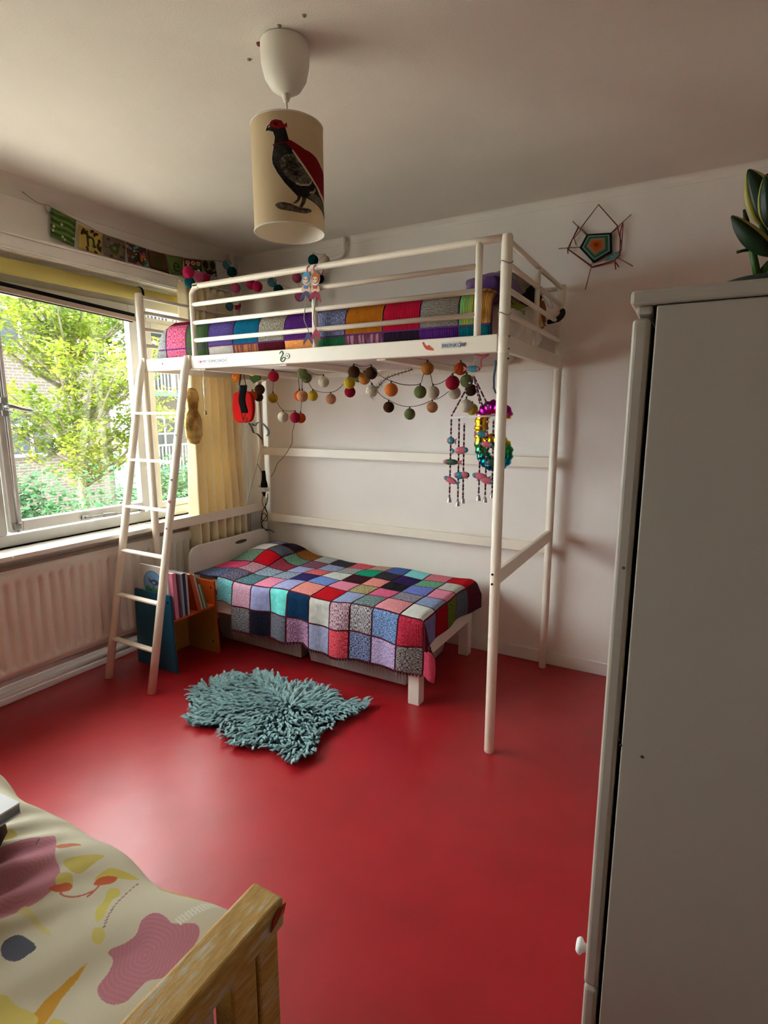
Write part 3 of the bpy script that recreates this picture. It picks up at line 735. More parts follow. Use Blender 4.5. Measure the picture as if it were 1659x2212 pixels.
# ---------------------------------------------------------------- string lights
BC = dict(crimson=(0.30, 0.012, 0.03), orange=(0.62, 0.17, 0.03), redor=(0.52, 0.07, 0.01), amber=(0.55, 0.22, 0.05), yellow=(0.55, 0.38, 0.03), green=(0.14, 0.17, 0.06),
          brown=(0.06, 0.025, 0.012), cream=(0.60, 0.52, 0.38), peach=(0.55, 0.24, 0.12), pink=(0.55, 0.10, 0.20), hot=(0.42, 0.015, 0.07), teal=(0.01, 0.12, 0.16), dteal=(0.0, 0.045, 0.055), sky=(0.10, 0.24, 0.29), white=(0.5, 0.47, 0.42))
def ballmat(k): return mat('felt ball '+k, tuple(c_*0.8 for c_ in BC[k])+(1,), 0.95, var=0.08, vscale=40, bump=0.5, bscale=180, spec=0.05)
def garland(name, label, loc, balls, cords, cm, R=0.030):
    t = thing(name, label, 'string lights', loc)
    P = []
    for i, (u, v, r, k) in enumerate(balls):
        d = FPX*R/r
        p = ptd(u, v, d)
        # never through the wall or the front rail
        if p.y > -0.045: p = pt(u, v, 'y', -0.045)
        if p.y < YF+0.06 and k: p = pt(u, v, 'y', YF+0.06)
        if p.x < 0.05: p = pt(u, v, 'x', 0.05)
        P.append(p)
        b = MB().ball((0, 0, 0), R, 20, 12)
        rr = random.uniform(0.93, 1.0)
        o = b.build('ball', ballmat(k), None, smooth=True, label=dict(redor='burnt orange', dteal='dark teal', hot='deep pink', sky='pale teal').get(k, k)+' cotton ball')
        o.data.transform(Matrix.Translation(p)); attach(o, t)
        # little socket on the ball
        MB().tube([p+Vector((0, 0, R-0.003)), p+Vector((0, 0, R+0.010))], 0.004, 8).build('socket', cm, o)
    for c in cords:
        pts = []
        for e in c:
            if isinstance(e, int): pts.append(P[e]+Vector((0, 0, R+0.008)))
            else:
                if e[0] in ('y', 'x'): pts.append(pt(e[1], e[2], e[0], e[3]))
                else: pts.append(ptd(e[0], e[1], e[2]))
        q = []
        for i in range(len(pts)-1):
            a, b = pts[i], pts[i+1]; L_ = (b-a).length
            q.append(a)
            q.append(a.lerp(b, 0.33)-Vector((0, 0, 0.05*L_))); q.append(a.lerp(b, 0.67)-Vector((0, 0, 0.05*L_)))
        q.append(pts[-1])
        MB().tube(spline(q, 4), 0.0017, 6).build('cord', cm, t, smooth=True)
    return t, P
lower = [(590.7, 813, 11.8, 'crimson'), (561, 841.5, 11, 'brown'), (559, 858, 9.5, 'brown'), (545.6, 855, 10.3, 'redor'), (590, 860, 10.6, 'yellow'),   #0-4
 (653, 806.6, 12, 'green'), (662, 816, 11.4, 'green'), (699, 825, 12, 'cream'), (653, 856, 12.2, 'peach'), (647, 855, 11.5, 'redor'), (676, 855, 11, 'yellow'),   #5-10
 (714.7, 862, 11.3, 'peach'), (754.6, 827.5, 12.6, 'yellow'), (756, 846.6, 12, 'crimson'), (764.5, 803.5, 13, 'brown'), (787, 818, 12.8, 'amber'), (801.8, 806, 13.6, 'brown'),   #11-16
 (773, 814, 11.5, 'green'), (803, 844.5, 13, 'cream'), (611.6, 900.5, 11.5, 'cream'), (637.8, 902, 11.6, 'crimson'), (649.7, 903, 11, 'redor'),   #17-21
 (845, 842, 14.6, 'orange'), (839.7, 879.5, 12, 'brown'), (885, 894.5, 12.4, 'green'), (907.6, 846.8, 13.8, 'green'), (935.3, 848, 14, 'cream'), (923.4, 796, 13.8, 'amber'),   #22-27
 (933.7, 879.5, 12.2, 'peach'), (977.5, 826.8, 15.4, 'crimson'), (982, 849, 13.4, 'cream'), (995, 796.8, 13.8, 'redor'), (1008, 823, 14.2, 'green'), (1017, 842.6, 13, 'brown'),
 (1007, 877, 14.5, 'cream'), (1020, 884, 12.6, 'yellow')]
lower = [b for b in lower]
UZ = lambda u, v, y: ('y', u, v, y)
cords = [[3, 1, 0, 4, 19, 20], [UZ(644, 800, -0.45), 9], [UZ(652, 800, -0.45), 8], [8, 21], [5, 10, 11, 12], [12, 14, 16], [UZ(663, 800, -0.5), 7], [16, 22, 25, 27], [15, 18, 23, 24, 28], [27, 26, 29, 31], [28, 30, 32], [31, 32], [33, 34, 35], [31, 33], [20, UZ(632, 930, -0.2), UZ(631, 958, -0.12), UZ(600, 1000, -0.08), UZ(585, 1030, -0.06)]]
garland('string_lights', 'string of warm coloured cotton ball lights hung below the loft bed', (1.2, -0.5, 1.5), lower, cords, M_cord)
upperb = [(407, 588, 12.4, 'hot'), (410, 610, 11.4, 'teal'), (429.6, 598, 11.2, 'pink'), (443, 601, 10.6, 'hot'), (463, 606, 9.8, 'white'), (491, 572, 10.1, 'sky'), (500.7, 587.5, 10.6, 'dteal'),
 (509, 622, 10.6, 'pink'), (494, 662, 10.1, 'sky'), (511, 659, 8.8, 'hot'), (494, 681, 9, 'crimson'), (542.6, 614, 10.6, 'hot'), (556, 619, 11.1, 'hot'), (587.7, 609.5, 10.2, 'sky'),
 (601.5, 626, 10.6, 'dteal'), (641.8, 600, 10.6, 'pink'), (647, 640.6, 10.6, 'pink'), (676.5, 562, 11.2, 'dteal'), (701.8, 563.7, 11.2, 'cream'), (690, 602, 10, 'dteal')]
# the right half hangs on the back wall, the left half over the curtain top
garland('string_lights', 'string of pink and teal cotton ball lights above the loft bed in the corner', (0.8, -0.1, 2.1), upperb,
        [[0, 1], [0, 2, 3, 4, 6], [5, 6], [6, 7, 9, 10], [9, 8], [6, ('y', 520, 590, -0.02), 11, 12, 13, 14, 16, 15, 19, 17, 18]], mat('white wire', (0.5, 0.48, 0.45, 1), 0.6))

# ---------------------------------------------------------------- bunting
bt = thing('bunting', 'fabric bunting of eight printed flags above the window', 'bunting', (0.01, -0.8, 2.33))
XB = 0.018
def fl(*q): return [pt(u, v, 'x', XB) for u, v in q]
NF = 72
yy, xx = np.mgrid[0:NF, 0:NF]/(NF-1.0)
def blank(c): return np.ones((NF, NF, 3))*np.array(c)/255.0
def dots(img, col, n, r, rng, el=1.0):
    for _ in range(n):
        cx, cy_ = rng.random(2); a = rng.random()*PI
        dx, dy = xx-cx, yy-cy_
        X = dx*math.cos(a)+dy*math.sin(a); Y = -dx*math.sin(a)+dy*math.cos(a)
        img[(X/r)**2+(Y/(r*el))**2 < 1] = np.array(col)/255.0
rng = np.random.default_rng(3)
F = []
i1 = blank((52, 88, 36)); st_ = np.sin((yy*9+0.25*np.sin(xx*7))*PI); i1[st_ > 0.1] = np.array((104, 128, 62))/255; i1[(st_ > -0.2) & (st_ < 0) & (yy > .5)] = np.array((62, 52, 24))/255; dots(i1, (200, 196, 170), 6, 0.05, rng); F.append(i1)
i2 = blank((190, 162, 84)); dots(i2, (58, 30, 14), 16, 0.10, rng, 0.6); F.append(i2)
i3 = blank((112, 98, 84)); dots(i3, (74, 54, 40), 12, 0.10, rng, 0.7); dots(i3, (130, 108, 60), 8, 0.06, rng); dots(i3, (140, 110, 110), 6, 0.06, rng); i3[((xx-.5)**2+(yy-.45)**2) < .05] = np.array((58, 84, 38))/255; i3[((xx-.5)**2+(yy-.5)**2) < .008] = np.array((110, 112, 84))/255; F.append(i3)
i4 = blank((84, 60, 50)); dots(i4, (90, 150, 170), 9, 0.10, rng, 0.7); dots(i4, (190, 110, 60), 7, 0.09, rng, 0.7); dots(i4, (180, 80, 120), 7, 0.09, rng, .7); dots(i4, (190, 180, 110), 6, 0.07, rng); dots(i4, (20, 40, 60), 9, 0.025, rng); F.append(i4)
i5 = blank((92, 66, 40)); dots(i5, (78, 52, 34), 24, 0.05, rng, .5); dots(i5, (104, 74, 44), 20, 0.04, rng, .5); i5[((xx-.5)**2+(yy-.45)**2) < .06] = np.array((66, 74, 36))/255; F.append(i5)
i6 = blank((110, 126, 66)); dots(i6, (120, 136, 76), 20, 0.04, rng); F.append(i6)
i7 = blank((78, 82, 40)); i7[yy > 0.62] = np.array((110, 44, 26))/255
for cx in (.18, .5, .82): i7[((xx-cx)**2+(yy-.78)**2) < .016] = np.array((190, 176, 150))/255; i7[((xx-cx)**2+(yy-.78)**2) < .002] = np.array((120, 40, 30))/255
i7[(yy > .40) & (yy < .5)] = np.array((40, 62, 28))/255; F.append(i7)
i8 = blank((124, 124, 84)); 
for cx, cy_ in ((.25, .75), (.75, .75), (.2, .25), (.55, .28), (.9, .2)): i8[(((xx-cx)/.2)**2+((yy-cy_)/.24)**2) < 1] = np.array((48, 34, 18))/255
F.append(i8)
FL = [fl((109, 510), (161, 533), (164, 476), (110, 448)), fl((169, 536), (219, 551), (220, 505), (170, 484)), fl((224, 551), (270, 566), (270, 522), (223, 506)), fl((277, 566), (320, 578), (315, 538), (272, 523)),
      fl((324, 578), (366, 592), (357, 550), (317, 539)), fl((370, 592), (394, 595), (396, 557), (358, 551)), fl((401, 595), (438, 600), (434, 562), (397, 558)), fl((440, 600), (470, 604), (465, 563.5), (435, 562))]
for i, (q, im) in enumerate(zip(FL, F)):
    m = image_mat('flag print %d' % i, im, 0.9, bump=0.2)
    A_, B_, C_, D_ = q
    def ff(a, b, A_=A_, B_=B_, C_=C_, D_=D_, i=i):
        p = (A_*(1-a)+B_*a)*(1-b)+(D_*(1-a)+C_*a)*b
        return p+Vector((0.003*math.sin(a*5+i)*(1-b), 0, 0))
    fo = MB().grid(ff, 6, 6, lambda a, b: (a, b)).build('flag', m, bt, smooth=True, solid=0.0015, label=['green striped flag', 'yellow leaf print flag with a letter h', 'brown flower print flag', 'bright blossom print flag with a letter a', 'brown flag', 'light green flag with a letter e', 'green and red flag', 'dark leaf print flag'][i])
    ch = {1: 'h', 3: 'a', 5: 'e'}.get(i)
    if ch:
        c = (A_+B_+C_+D_)/4; ux = (B_-A_).normalized()
        Rm = Matrix(((0, 0, 1), (1, 0, 0), (0, 1, 0)))
        c = c+Vector((0.004, 0, -0.035))
        text('letter', ch, 0.115, mat('dark green felt', srgb(44, 66, 28), 0.9), c, Rm, fo, 0.001, 'CENTER')
tops = [FL[0][3]]+[q[2] for q in FL]+[pt(520, 556, 'x', XB)]
MB().tube(spline([pt(48, 414, 'x', 0.014), pt(78, 436, 'x', 0.02)]+[FL[0][3]+Vector((0.002, 0, 0.002))]+[q[2]+Vector((0.002, 0, 0.002)) for q in FL]+[pt(492, 566, 'x', 0.02)], 4), 0.002, 6).build('cord', mat('beige cord', (0.35, 0.29, 0.22, 1), 0.9), bt, smooth=True)
q = pt(103, 450, 'x', 0.02)
MB().tube([q+Vector((0, -0.006, 0.012)), q+Vector((0, 0.006, -0.014))], [0.006, 0.013], 10).build('knot', mat('grey knot cloth', (0.38, 0.37, 0.33, 1), 0.9), bt, smooth=True)

# ---------------------------------------------------------------- things hanging below the loft bed
M_bcl = mat('black cloth', (0.006, 0.006, 0.006, 1), 1.0, spec=0.0)
rd_ = thing('hanging_bag', 'red translucent plastic pouch hanging below the left end of the loft bed', 'bag', tuple(pt(527, 880, 'y', -0.55)))
def rp(u, v, y=-0.55): return pt(u, v, 'y', y)
M_redp = mat('red plastic', (0.36, 0.010, 0.008, 1), 0.9, spec=0.02)
MB().prism(smooth_poly([tuple(rp(u, v)) for u, v in [(507, 852), (520, 846), (537, 846), (546, 858), (549, 880), (547, 900), (540, 911), (520, 913), (510, 908), (505, 885)]], 4), -0.012, 0.012, (0, 1, 0)).build('pouch', M_redp, rd_, bevel=0.005)
MB().tube(spline([rp(516, 848), rp(519, 825), rp(522, 800)], 4), 0.002, 6).build('cord', M_black, rd_, smooth=True)
em = thing('eye_mask', 'black cloth sleep mask hanging from the loft bed in front of the red pouch', 'mask', tuple(rp(524, 850, -0.62)))
def strip(pts, w, y, m, name, parent):
    P = [rp(u, v, y) for u, v in pts]; P = spline(P, 5)
    g = MB(); n = len(P)
    g.grid(lambda a, b: P[min(n-1, round(a*(n-1)))]+Vector(((b-0.5)*w, 0.004*math.sin(a*9), 0)), n-1, 3)
    return g.build(name, m, parent, smooth=True, solid=0.003)
strip([(526, 832), (524, 850), (524, 872), (528, 892)], 0.052, -0.62, M_bcl, 'mask_cloth', em)
MB().tube(spline([rp(516, 832, -0.62), rp(523, 800, -0.62), rp(531, 832, -0.62)], 5), 0.0025, 6).build('elastic', M_black, em, smooth=True)
MB().tube(spline([rp(522, 892, -0.62), rp(525, 906, -0.62), rp(532, 913, -0.62), rp(533, 903, -0.62), rp(526, 905, -0.62), rp(531, 893, -0.62)], 5), 0.0022, 6).build('elastic', M_black, em, smooth=True)
rbn = thing('ribbon', 'curly dark green ribbon dangling below the red pouch', 'ribbon', tuple(rp(560, 925, -0.55)))
strip([(545, 915), (549, 920), (556, 913), (566, 913), (574, 921), (579, 932), (577, 942)], 0.016, -0.55, mat('dark green ribbon', (0.01, 0.03, 0.02, 1), 0.5), 'strip', rbn)
strip([(538, 914), (543, 924), (548, 934), (556, 937), (561, 944), (566, 950)], 0.014, -0.56, M_black, 'strip', rbn)
pm = MB()
c_ = rp(511, 815, -0.5)
pm.ball(c_, 0.026, 18, 12)
for i in range(500):
    d = Vector((random.gauss(0, 1), random.gauss(0, 1), random.gauss(0, 1))).normalized()
    o1 = d.orthogonal().normalized()*0.002
    b = len(pm.v); pm.v += [tuple(c_+d*0.024+o1), tuple(c_+d*0.024-o1), tuple(c_+d*0.035)]; pm.f.append((b, b+1, b+2))
tag(pm.build('pompom', mat('orange wool', (0.70, 0.26, 0.04, 1), 0.95), None), 'fluffy orange pompom hanging left of the green felt heart', 'pompom')
ht = thing('felt_heart', 'dark green felt heart with a yellow bow below the loft bed', 'decoration', tuple(rp(549, 818, -0.5)))
MB().prism([tuple(rp(u, v, -0.5)) for u, v in [(536, 815), (541, 811), (548, 812), (557, 805), (562, 812), (561, 820), (547, 828)]], 0, 0.008, (0, 1, 0)).build('heart', mat('dark green felt', srgb(24, 66, 40), 0.9), ht, bevel=0.002)
MB().prism([tuple(rp(u, v, -0.5)) for u, v in [(540, 804), (546, 808), (551, 801), (552, 810), (547, 813), (541, 811)]], -0.008, -0.003, (0, 1, 0)).build('bow', mat('yellow felt', (0.6, 0.42, 0.05, 1), 0.9), ht)
MB().tube([rp(556, 812, -0.5), rp(554, 795, -0.5)], 0.0015, 6).build('thread', M_cord, ht)
# dark feather decoration
ft = thing('feather', 'dark dusty feather lying against the underside of the loft bed', 'feather', tuple(rp(830, 815, -0.3)))
fm = MB(); P0, P1 = rp(800, 858, -0.30), rp(892, 798, -0.42)
axis_ = spline([P0, rp(815, 838, -0.3), rp(840, 815, -0.35), P1], 8)
fm.tube(axis_, 0.0022, 6)
for i in range(260):
    a = random.random(); p = axis_[int(a*(len(axis_)-1))]
    d = (P1-P0).normalized(); s_ = random.choice((-1, 1)); L_ = 0.05*(1-a*0.6)*random.uniform(.5, 1)
    n_ = Vector((0.35*s_, 0, -0.9*s_)) if random.random() < .7 else Vector((random.gauss(0, 1), random.gauss(0, .4), random.gauss(0, 1)))
    e = p+(d*0.6+n_*0.8).normalized()*L_
    b = len(fm.v); fm.v += [tuple(p), tuple(p+Vector((0.003, 0, 0.001))), tuple(e)]; fm.f.append((b, b+1, b+2))
fm.build('barbs', mat('dark feather', (0.05, 0.04, 0.035, 1), 0.9), ft, kind='stuff')
# small bell pull and white cord by the curtain
bp_ = thing('blind_cord', 'thin white cord with a grey weight hanging beside the curtain', 'cord', tuple(rp(442, 850, -0.80)))
MB().tube([rp(439, 800, -0.80), rp(441, 822, -0.80)], 0.0016, 6).build('cord', M_wcord, bp_)
MB().tube([rp(440, 818, -0.80), rp(442, 856, -0.80)], 0.006, 8).build('sleeve', M_wcord, bp_)
MB().tube([rp(442, 856, -0.80), rp(443, 886, -0.80)], 0.0018, 6).build('cord', M_wcord, bp_)
q = rp(444, 891, -0.80); MB().lathe([(0.001, -0.013), (0.008, -0.010), (0.007, 0.004), (0.002, 0.012)], q, 12).build('weight', mat('grey weight', (0.22, 0.20, 0.15, 1), 0.5), bp_, smooth=True)
# golden figure-of-eight shape on the window post
gd = MB(); q0 = pt(410, 838, 'x', 0.17); q1 = pt(408, 960, 'x', 0.17); Hh = q0.z-q1.z
prof = [(0.001, 0), (0.035, 0.01), (0.062, 0.06), (0.066, 0.13), (0.055, 0.19), (0.036, 0.225), (0.040, 0.26), (0.050, 0.30), (0.048, 0.335), (0.030, 0.358), (0.001, 0.365)]
gt = thing('gold_ornament', 'crumpled gold foil ornament shaped like a figure eight in front of the curtain', 'ornament', (0.19, q1.y, q1.z))
prof2 = []
for i in range(len(prof)-1):
    for j in range(4): t = j/4; prof2.append((prof[i][0]*(1-t)+prof[i+1][0]*t, prof[i][1]*(1-t)+prof[i+1][1]*t))
prof2.append(prof[-1])
gm = MB(); gm.lathe([(r, h/0.365*Hh) for r, h in prof2], (0, 0, 0), 24)
gm.v = [(0.21+x*0.45+0.004*noise.noise((x*40, y*40, z*30)), q1.y+0.01+y+0.006*noise.noise((x*25, z*30, y*20)), q1.z+z) for x, y, z in gm.v]
gm.build('body', mat('gold foil', (0.22, 0.12, 0.025, 1), 0.35, metal=0.6, bump=0.3, bscale=25, col2=(0.72, 0.50, 0.17, 1), vscale=14), gt, smooth=True)
MB().tube([(0.21, q1.y+0.01, q1.z+Hh-0.005), (0.205, q1.y+0.01, ZB-0.005)], 0.0012, 6).build('thread', M_wcord, gt)

# plug and extension cables in the corner
pg = thing('plug', 'black plug pushed into a white socket block hanging by its cable', 'plug', tuple(rp(582, 1035, -0.09)))
a = rp(583, 1015, -0.045); b_ = rp(583, 1050, -0.045)
MB().lathe([(0.004, a.z-b_.z), (0.012, a.z-b_.z-0.003), (0.016, 0.05), (0.024, 0.02), (0.025, 0.0), (0.003, 0.0)], (b_.x, -0.105, b_.z), 16).build('plug_body', M_black, pg, smooth=True)
MB().box(b_.x-0.026, b_.x+0.026, -0.128, -0.078, b_.z-0.032, b_.z-0.001).build('socket_block', mat('white plastic', (0.75, 0.74, 0.72, 1), 0.4), pg, bevel=0.004)
MB().lathe([(0.003, -0.036), (0.009, -0.026), (0.015, 0.0)], (b_.x-0.004, -0.105, b_.z-0.032), 12).build('cable_boot', M_black, pg, smooth=True)
cb = thing('cable', 'dark tangled cable running down the corner post to the small bed', 'cable', tuple(rp(575, 1100, -0.09)))
def cab(pts, y, r=0.0025, m=M_black, nm='wire', par=None): return MB().tube(spline([rp(u, v, y) for u, v in pts], 6), r, 6).build(nm, m, par if par is not None else cb, smooth=True)
cab([(578, 1066), (577, 1085), (567, 1105), (566, 1122), (575, 1125), (578, 1118), (570, 1108), (564, 1120), (566, 1135), (572, 1142), (585, 1146), (592, 1150)], -0.11)
cab([(577, 1075), (573, 1095), (578, 1110), (572, 1120), (565, 1130), (568, 1142), (578, 1146)], -0.12)
cab([(558, 1048), (565, 1058), (570, 1066), (566, 1083), (572, 1098), (577, 1108)], -0.10, 0.0018)
cab([(556, 1000), (562, 1014), (569, 1028), (569, 1040)], -0.10, 0.002)
cab([(561, 868), (565, 920), (567, 960)], -0.11, 0.0022)
wc = thing('cable', 'white cable looped from the back brace to the left brace', 'cable', tuple(rp(550, 1010, -0.12)))
cab([(575, 964), (568, 966), (560, 980), (554, 1010), (545, 1040), (537, 1070), (533, 1088), (524, 1093)], -0.13, 0.003, M_wcord, 'wire', wc)

# ---------------------------------------------------------------- beaded fish mobile
mo = thing('fish_mobile', 'hanging mobile of beaded strings with small painted fish and bells', 'mobile', tuple(rp(1015, 900, -0.85)))
MY = -0.86
M_pk = mat('pink painted clay', (0.45, 0.10, 0.14, 1), 0.4); M_tl = mat('teal painted clay', (0.03, 0.15, 0.19, 1), 0.35); M_dg = mat('dark green painted clay', (0.02, 0.06, 0.04, 1), 0.4)
M_bell = mat('silver bell', (0.5, 0.48, 0.44, 1), 0.25, metal=0.9)
bead_cols = [mat('maroon bead', (0.16, 0.01, 0.02, 1), 0.3), mat('navy bead', (0.012, 0.015, 0.05, 1), 0.3), mat('white bead', (0.55, 0.5, 0.47, 1), 0.3)]
def bead_string(p, q, off, r=0.0042):
    p, q = Vector(p), Vector(q); L_ = (q-p).length; d = (q-p)/L_
    ms = [MB(), MB(), MB()]; s_ = 0; k = off
    while s_ < L_-0.004:
        l = (0.016, 0.013, 0.007)[k % 3]
        e = min(L_, s_+l)
        ms[k % 3].tube([p+d*(s_+0.0006), p+d*(s_+l*0.5), p+d*(e-0.0006)], [r*0.8, r, r*0.8], 7)
        s_ += l; k += 1
    for i, m in enumerate(ms):
        if m.v: m.build('bead_string', bead_cols[i], mo, smooth=True, kind='stuff')
def m_(u, v, dy=0): return rp(u, v, MY+dy)
top = m_(1023, 812)
for i, (e, dy) in enumerate([((976, 897), 0), ((1037, 872), 0.01), ((1043, 880), -0.01), ((1058, 884), -0.02)]): bead_string(top, m_(e[0], e[1], dy), i)
MB().tube([m_(975, 902), m_(1075, 897)], 0.003, 8).build('rod', mat('clear rod', (0.55, 0.5, 0.46, 1), 0.3), mo, smooth=True)
MB().tube([m_(1000, 901, 0.02), m_(1060, 899, -0.08)], 0.003, 8).build('rod', MATS['clear rod'], mo, smooth=True)
def fish(c, L_, h, ang, body, tail, w=None):
    c = Vector(c); R = Matrix.Rotation(ang, 3, 'Y'); w = w or h*0.45
    m = MB().ball((0, 0, 0), 1, 14, 10)
    m.v = [tuple(c+R @ Vector((z*L_*0.5, y*w*0.5*(1.1-0.25*z), x*h*0.5))) for x, y, z in m.v]
    o = m.build('fish', body, mo, smooth=True)
    t = [Vector((-L_*0.38, 0, 0)), Vector((-L_*0.72, 0, h*0.42)), Vector((-L_*0.66, 0, 0)), Vector((-L_*0.72, 0, -h*0.42))]
    MB().prism([tuple(c+R @ q) for q in t], -0.003, 0.003, (0, 1, 0)).build('tail', tail, o)
    n_ = MB().ball((0, 0, 0), 1, 12, 8); n_.v = [tuple(c+R @ Vector((L_*0.33+z*L_*0.2, y*w*0.43, x*h*0.36))) for x, y, z in n_.v]
    n_.build('head', tail, o, smooth=True)
    e = c+R @ Vector((L_*0.38, -w*0.45, h*0.06)); MB().ball(e, 0.0022, 8, 6).build('eye', mat('white dot', (0.7, 0.7, 0.68, 1), 0.4), o, smooth=True)
strands = [((975, 905), (971, 1072)), ((992, 904), (989, 1080)), ((1003, 914), (1000, 1074)), ((1039, 902), (1034, 1068)), ((1053, 902), (1048, 1072)), ((1066, 905), (1063, 1062))]
for i, (a, b) in enumerate(strands):
    p, q = m_(*a, 0.01*(i % 3)), m_(*b, 0.01*(i % 3)); bead_string(p, q, i)
    MB().lathe([(0.0105, -0.026), (0.009, -0.022), (0.0075, -0.010), (0.003, -0.001), (0.0005, 0.0)], q, 14).build('bell', M_bell, mo, smooth=True)
for u, v, L_, h, s_, bd, tl, a in [(974, 952, 0.034, 0.032, -1, M_tl, M_pk, 0.1), (974, 998, 0.070, 0.026, -1, M_dg, M_pk, 0), (996, 973, 0.060, 0.032, 1, M_pk, M_tl, -0.1),
    (973, 1037, 0.062, 0.028, -1, M_pk, M_tl, 0.35), (993, 1027, 0.050, 0.032, -1, M_tl, M_pk, 0), (1004, 1026, 0.040, 0.030, 1, M_pk, M_dg, 0), (1042, 938, 0.050, 0.030, 1, M_tl, M_pk, 0.0),
    (1052, 960, 0.05, 0.026, 1, M_pk, M_tl, 0.1), (1037, 1029, 0.066, 0.030, -1, M_pk, M_tl, 0.15), (1052, 1038, 0.060, 0.030, 1, M_pk, M_tl, 0.2), (1062, 1000, 0.045, 0.03, 1, M_dg, M_tl, 0)]:
    fish(m_(u, v, -0.004), L_, h, (0 if s_ > 0 else PI)+a, bd, tl)
fish(m_(1022, 797), 0.060, 0.026, 0.05, M_tl, M_pk)
MB().tube(spline([m_(1022, 795), m_(1024, 780), m_(1028, 770)], 3), 0.0012, 6).build('thread', M_wcord, mo)
rr_ = thing('ribbon', 'thin red ribbon tied under the right end of the loft bed', 'ribbon', tuple(m_(1050, 775)))
cab([(1027, 766), (1040, 768), (1056, 766), (1048, 771), (1040, 776), (1039, 795)], -0.9, 0.0022, mat('red ribbon', (0.45, 0.01, 0.02, 1), 0.5), 'strip', rr_)
br_ = thing('ribbon', 'blue grey ribbon hanging behind the front right post', 'ribbon', tuple(m_(1070, 800)))
strip([(1070, 778), (1069, 800), (1067, 822), (1066, 838)], 0.008, -0.80, mat('blue grey ribbon', (0.05, 0.10, 0.15, 1), 0.6), 'strip', br_)
strip([(1066, 838), (1070, 846), (1074, 852)], 0.008, -0.80, MATS['blue grey ribbon'], 'strip', br_)

# foil balloon shaped like a number six
def balloon_mat():
    m = bpy.data.materials.new('rainbow foil'); m.use_nodes = True
    N = m.node_tree.nodes; L = m.node_tree.links; b = N['Principled BSDF']
    t = N.new('ShaderNodeTexCoord'); s_ = N.new('ShaderNodeSeparateXYZ'); mr = N.new('ShaderNodeMapRange'); r = N.new('ShaderNodeValToRGB')
    L.new(t.outputs['Object'], s_.inputs[0]); L.new(s_.outputs['Z'], mr.inputs[0]); mr.inputs[1].default_value = 1.10; mr.inputs[2].default_value = 1.50
    L.new(mr.outputs[0], r.inputs[0]); L.new(r.outputs[0], b.inputs['Base Color'])
    e = r.color_ramp.elements
    e[0].position = 0.0; e[0].color = (0.0, 0.16, 0.45, 1); e[1].position = 1.0; e[1].color = (0.55, 0.01, 0.40, 1)
    for p_, c_ in ((0.24, (0.0, 0.25, 0.40, 1)), (0.32, (0.02, 0.28, 0.10, 1)), (0.42, (0.05, 0.30, 0.06, 1)), (0.47, (0.80, 0.50, 0.01, 1)), (0.74, (0.85, 0.42, 0.01, 1)), (0.80, (0.55, 0.01, 0.35, 1))):
        x = e.new(p_); x.color = c_
    b.inputs['Metallic'].default_value = 1.0; b.inputs['Roughness'].default_value = 0.22
    return m
bl = thing('foil_balloon', 'rainbow foil number six balloon hanging behind the front right post', 'balloon', (2.01, -0.45, 1.1))
def bq(u, v): return rp(u, v, -0.45)
path = [bq(1092, 905), bq(1090, 890), bq(1075, 880), bq(1056, 882), bq(1043, 900), bq(1040, 930), bq(1040, 965), bq(1048, 992), bq(1068, 1004), bq(1088, 995), bq(1093, 975), bq(1082, 955), bq(1062, 952), bq(1048, 962)]
sp_ = spline(path, 7)
rad_ = [0.034+0.004*math.sin(i*1.9)+(0 if 2 < i < len(sp_)-3 else -0.008) for i in range(len(sp_))]
bmx = MB().tube(sp_, rad_, 18, flat=0.8)
bmx.v = [tuple(Vector(v)+Vector((1, 1, 1))*0.0025*noise.noise(Vector(v)*60)) for v in bmx.v]
bmx.build('balloon_skin', balloon_mat(), bl, smooth=True)
MB().tube([bq(1074, 872), bq(1078, 780)], 0.001, 6).build('string', M_wcord, bl)

# ---------------------------------------------------------------- god's eye on the back wall
ge = thing('yarn_star', 'woven yarn pentagon on crossed sticks hanging high on the back wall', 'wall decoration', tuple(pt(1290, 530, 'y', -0.02)))
def gp(u, v, y=-0.018): return pt(u, v, 'y', y)
M_stick = mat('thin wooden stick', (0.30, 0.19, 0.12, 1), 0.8); cen = (1289, 531)
for u, v in ((1364, 463), (1367, 575), (1264, 626), (1207, 537), (1237, 478)):
    MB().tube([gp(*cen), gp(u, v)], 0.0028, 6).build('stick', M_stick, ge)
def ring_poly(name, outer, inner, m, d, parent=ge):
    g = MB(); n = len(outer)
    for i in range(n):
        j = (i+1) % n
        P = [gp(*outer[i], -0.018), gp(*outer[j], -0.018), gp(*inner[j], -0.018), gp(*inner[i], -0.018)]
        g.hexa([q+Vector((0, -d, 0)) for q in P]+[q+Vector((0, -d-0.004, 0)) for q in P])
    return g.build(name, m, parent)
P5 = [(1268, 506), (1322, 503), (1323, 545), (1283, 569), (1252, 536)]
def sc_(k): return [(cen[0]+(u-cen[0])*k, cen[1]+(v-cen[1])*k) for u, v in P5]
cols = [('black', (0.008, 0.012, 0.012)), ('light blue', (0.20, 0.33, 0.33)), ('green', (0.03, 0.13, 0.05)), ('grey', (0.26, 0.22, 0.17)), ('light orange', (0.45, 0.20, 0.09)), ('orange', (0.55, 0.10, 0.01)), ('red', (0.30, 0.03, 0.01))]
kk = [1.0, 0.84, 0.74, 0.58, 0.46, 0.36, 0.15, 0.0]
for i, (nm, c) in enumerate(cols): ring_poly('yarn_band', sc_(kk[i]), sc_(kk[i+1]), mat('yarn '+nm, c+(1,), 0.95, bump=0.6, bscale=250, stretch=(1, 1, 3)), 0.003*i, ge)
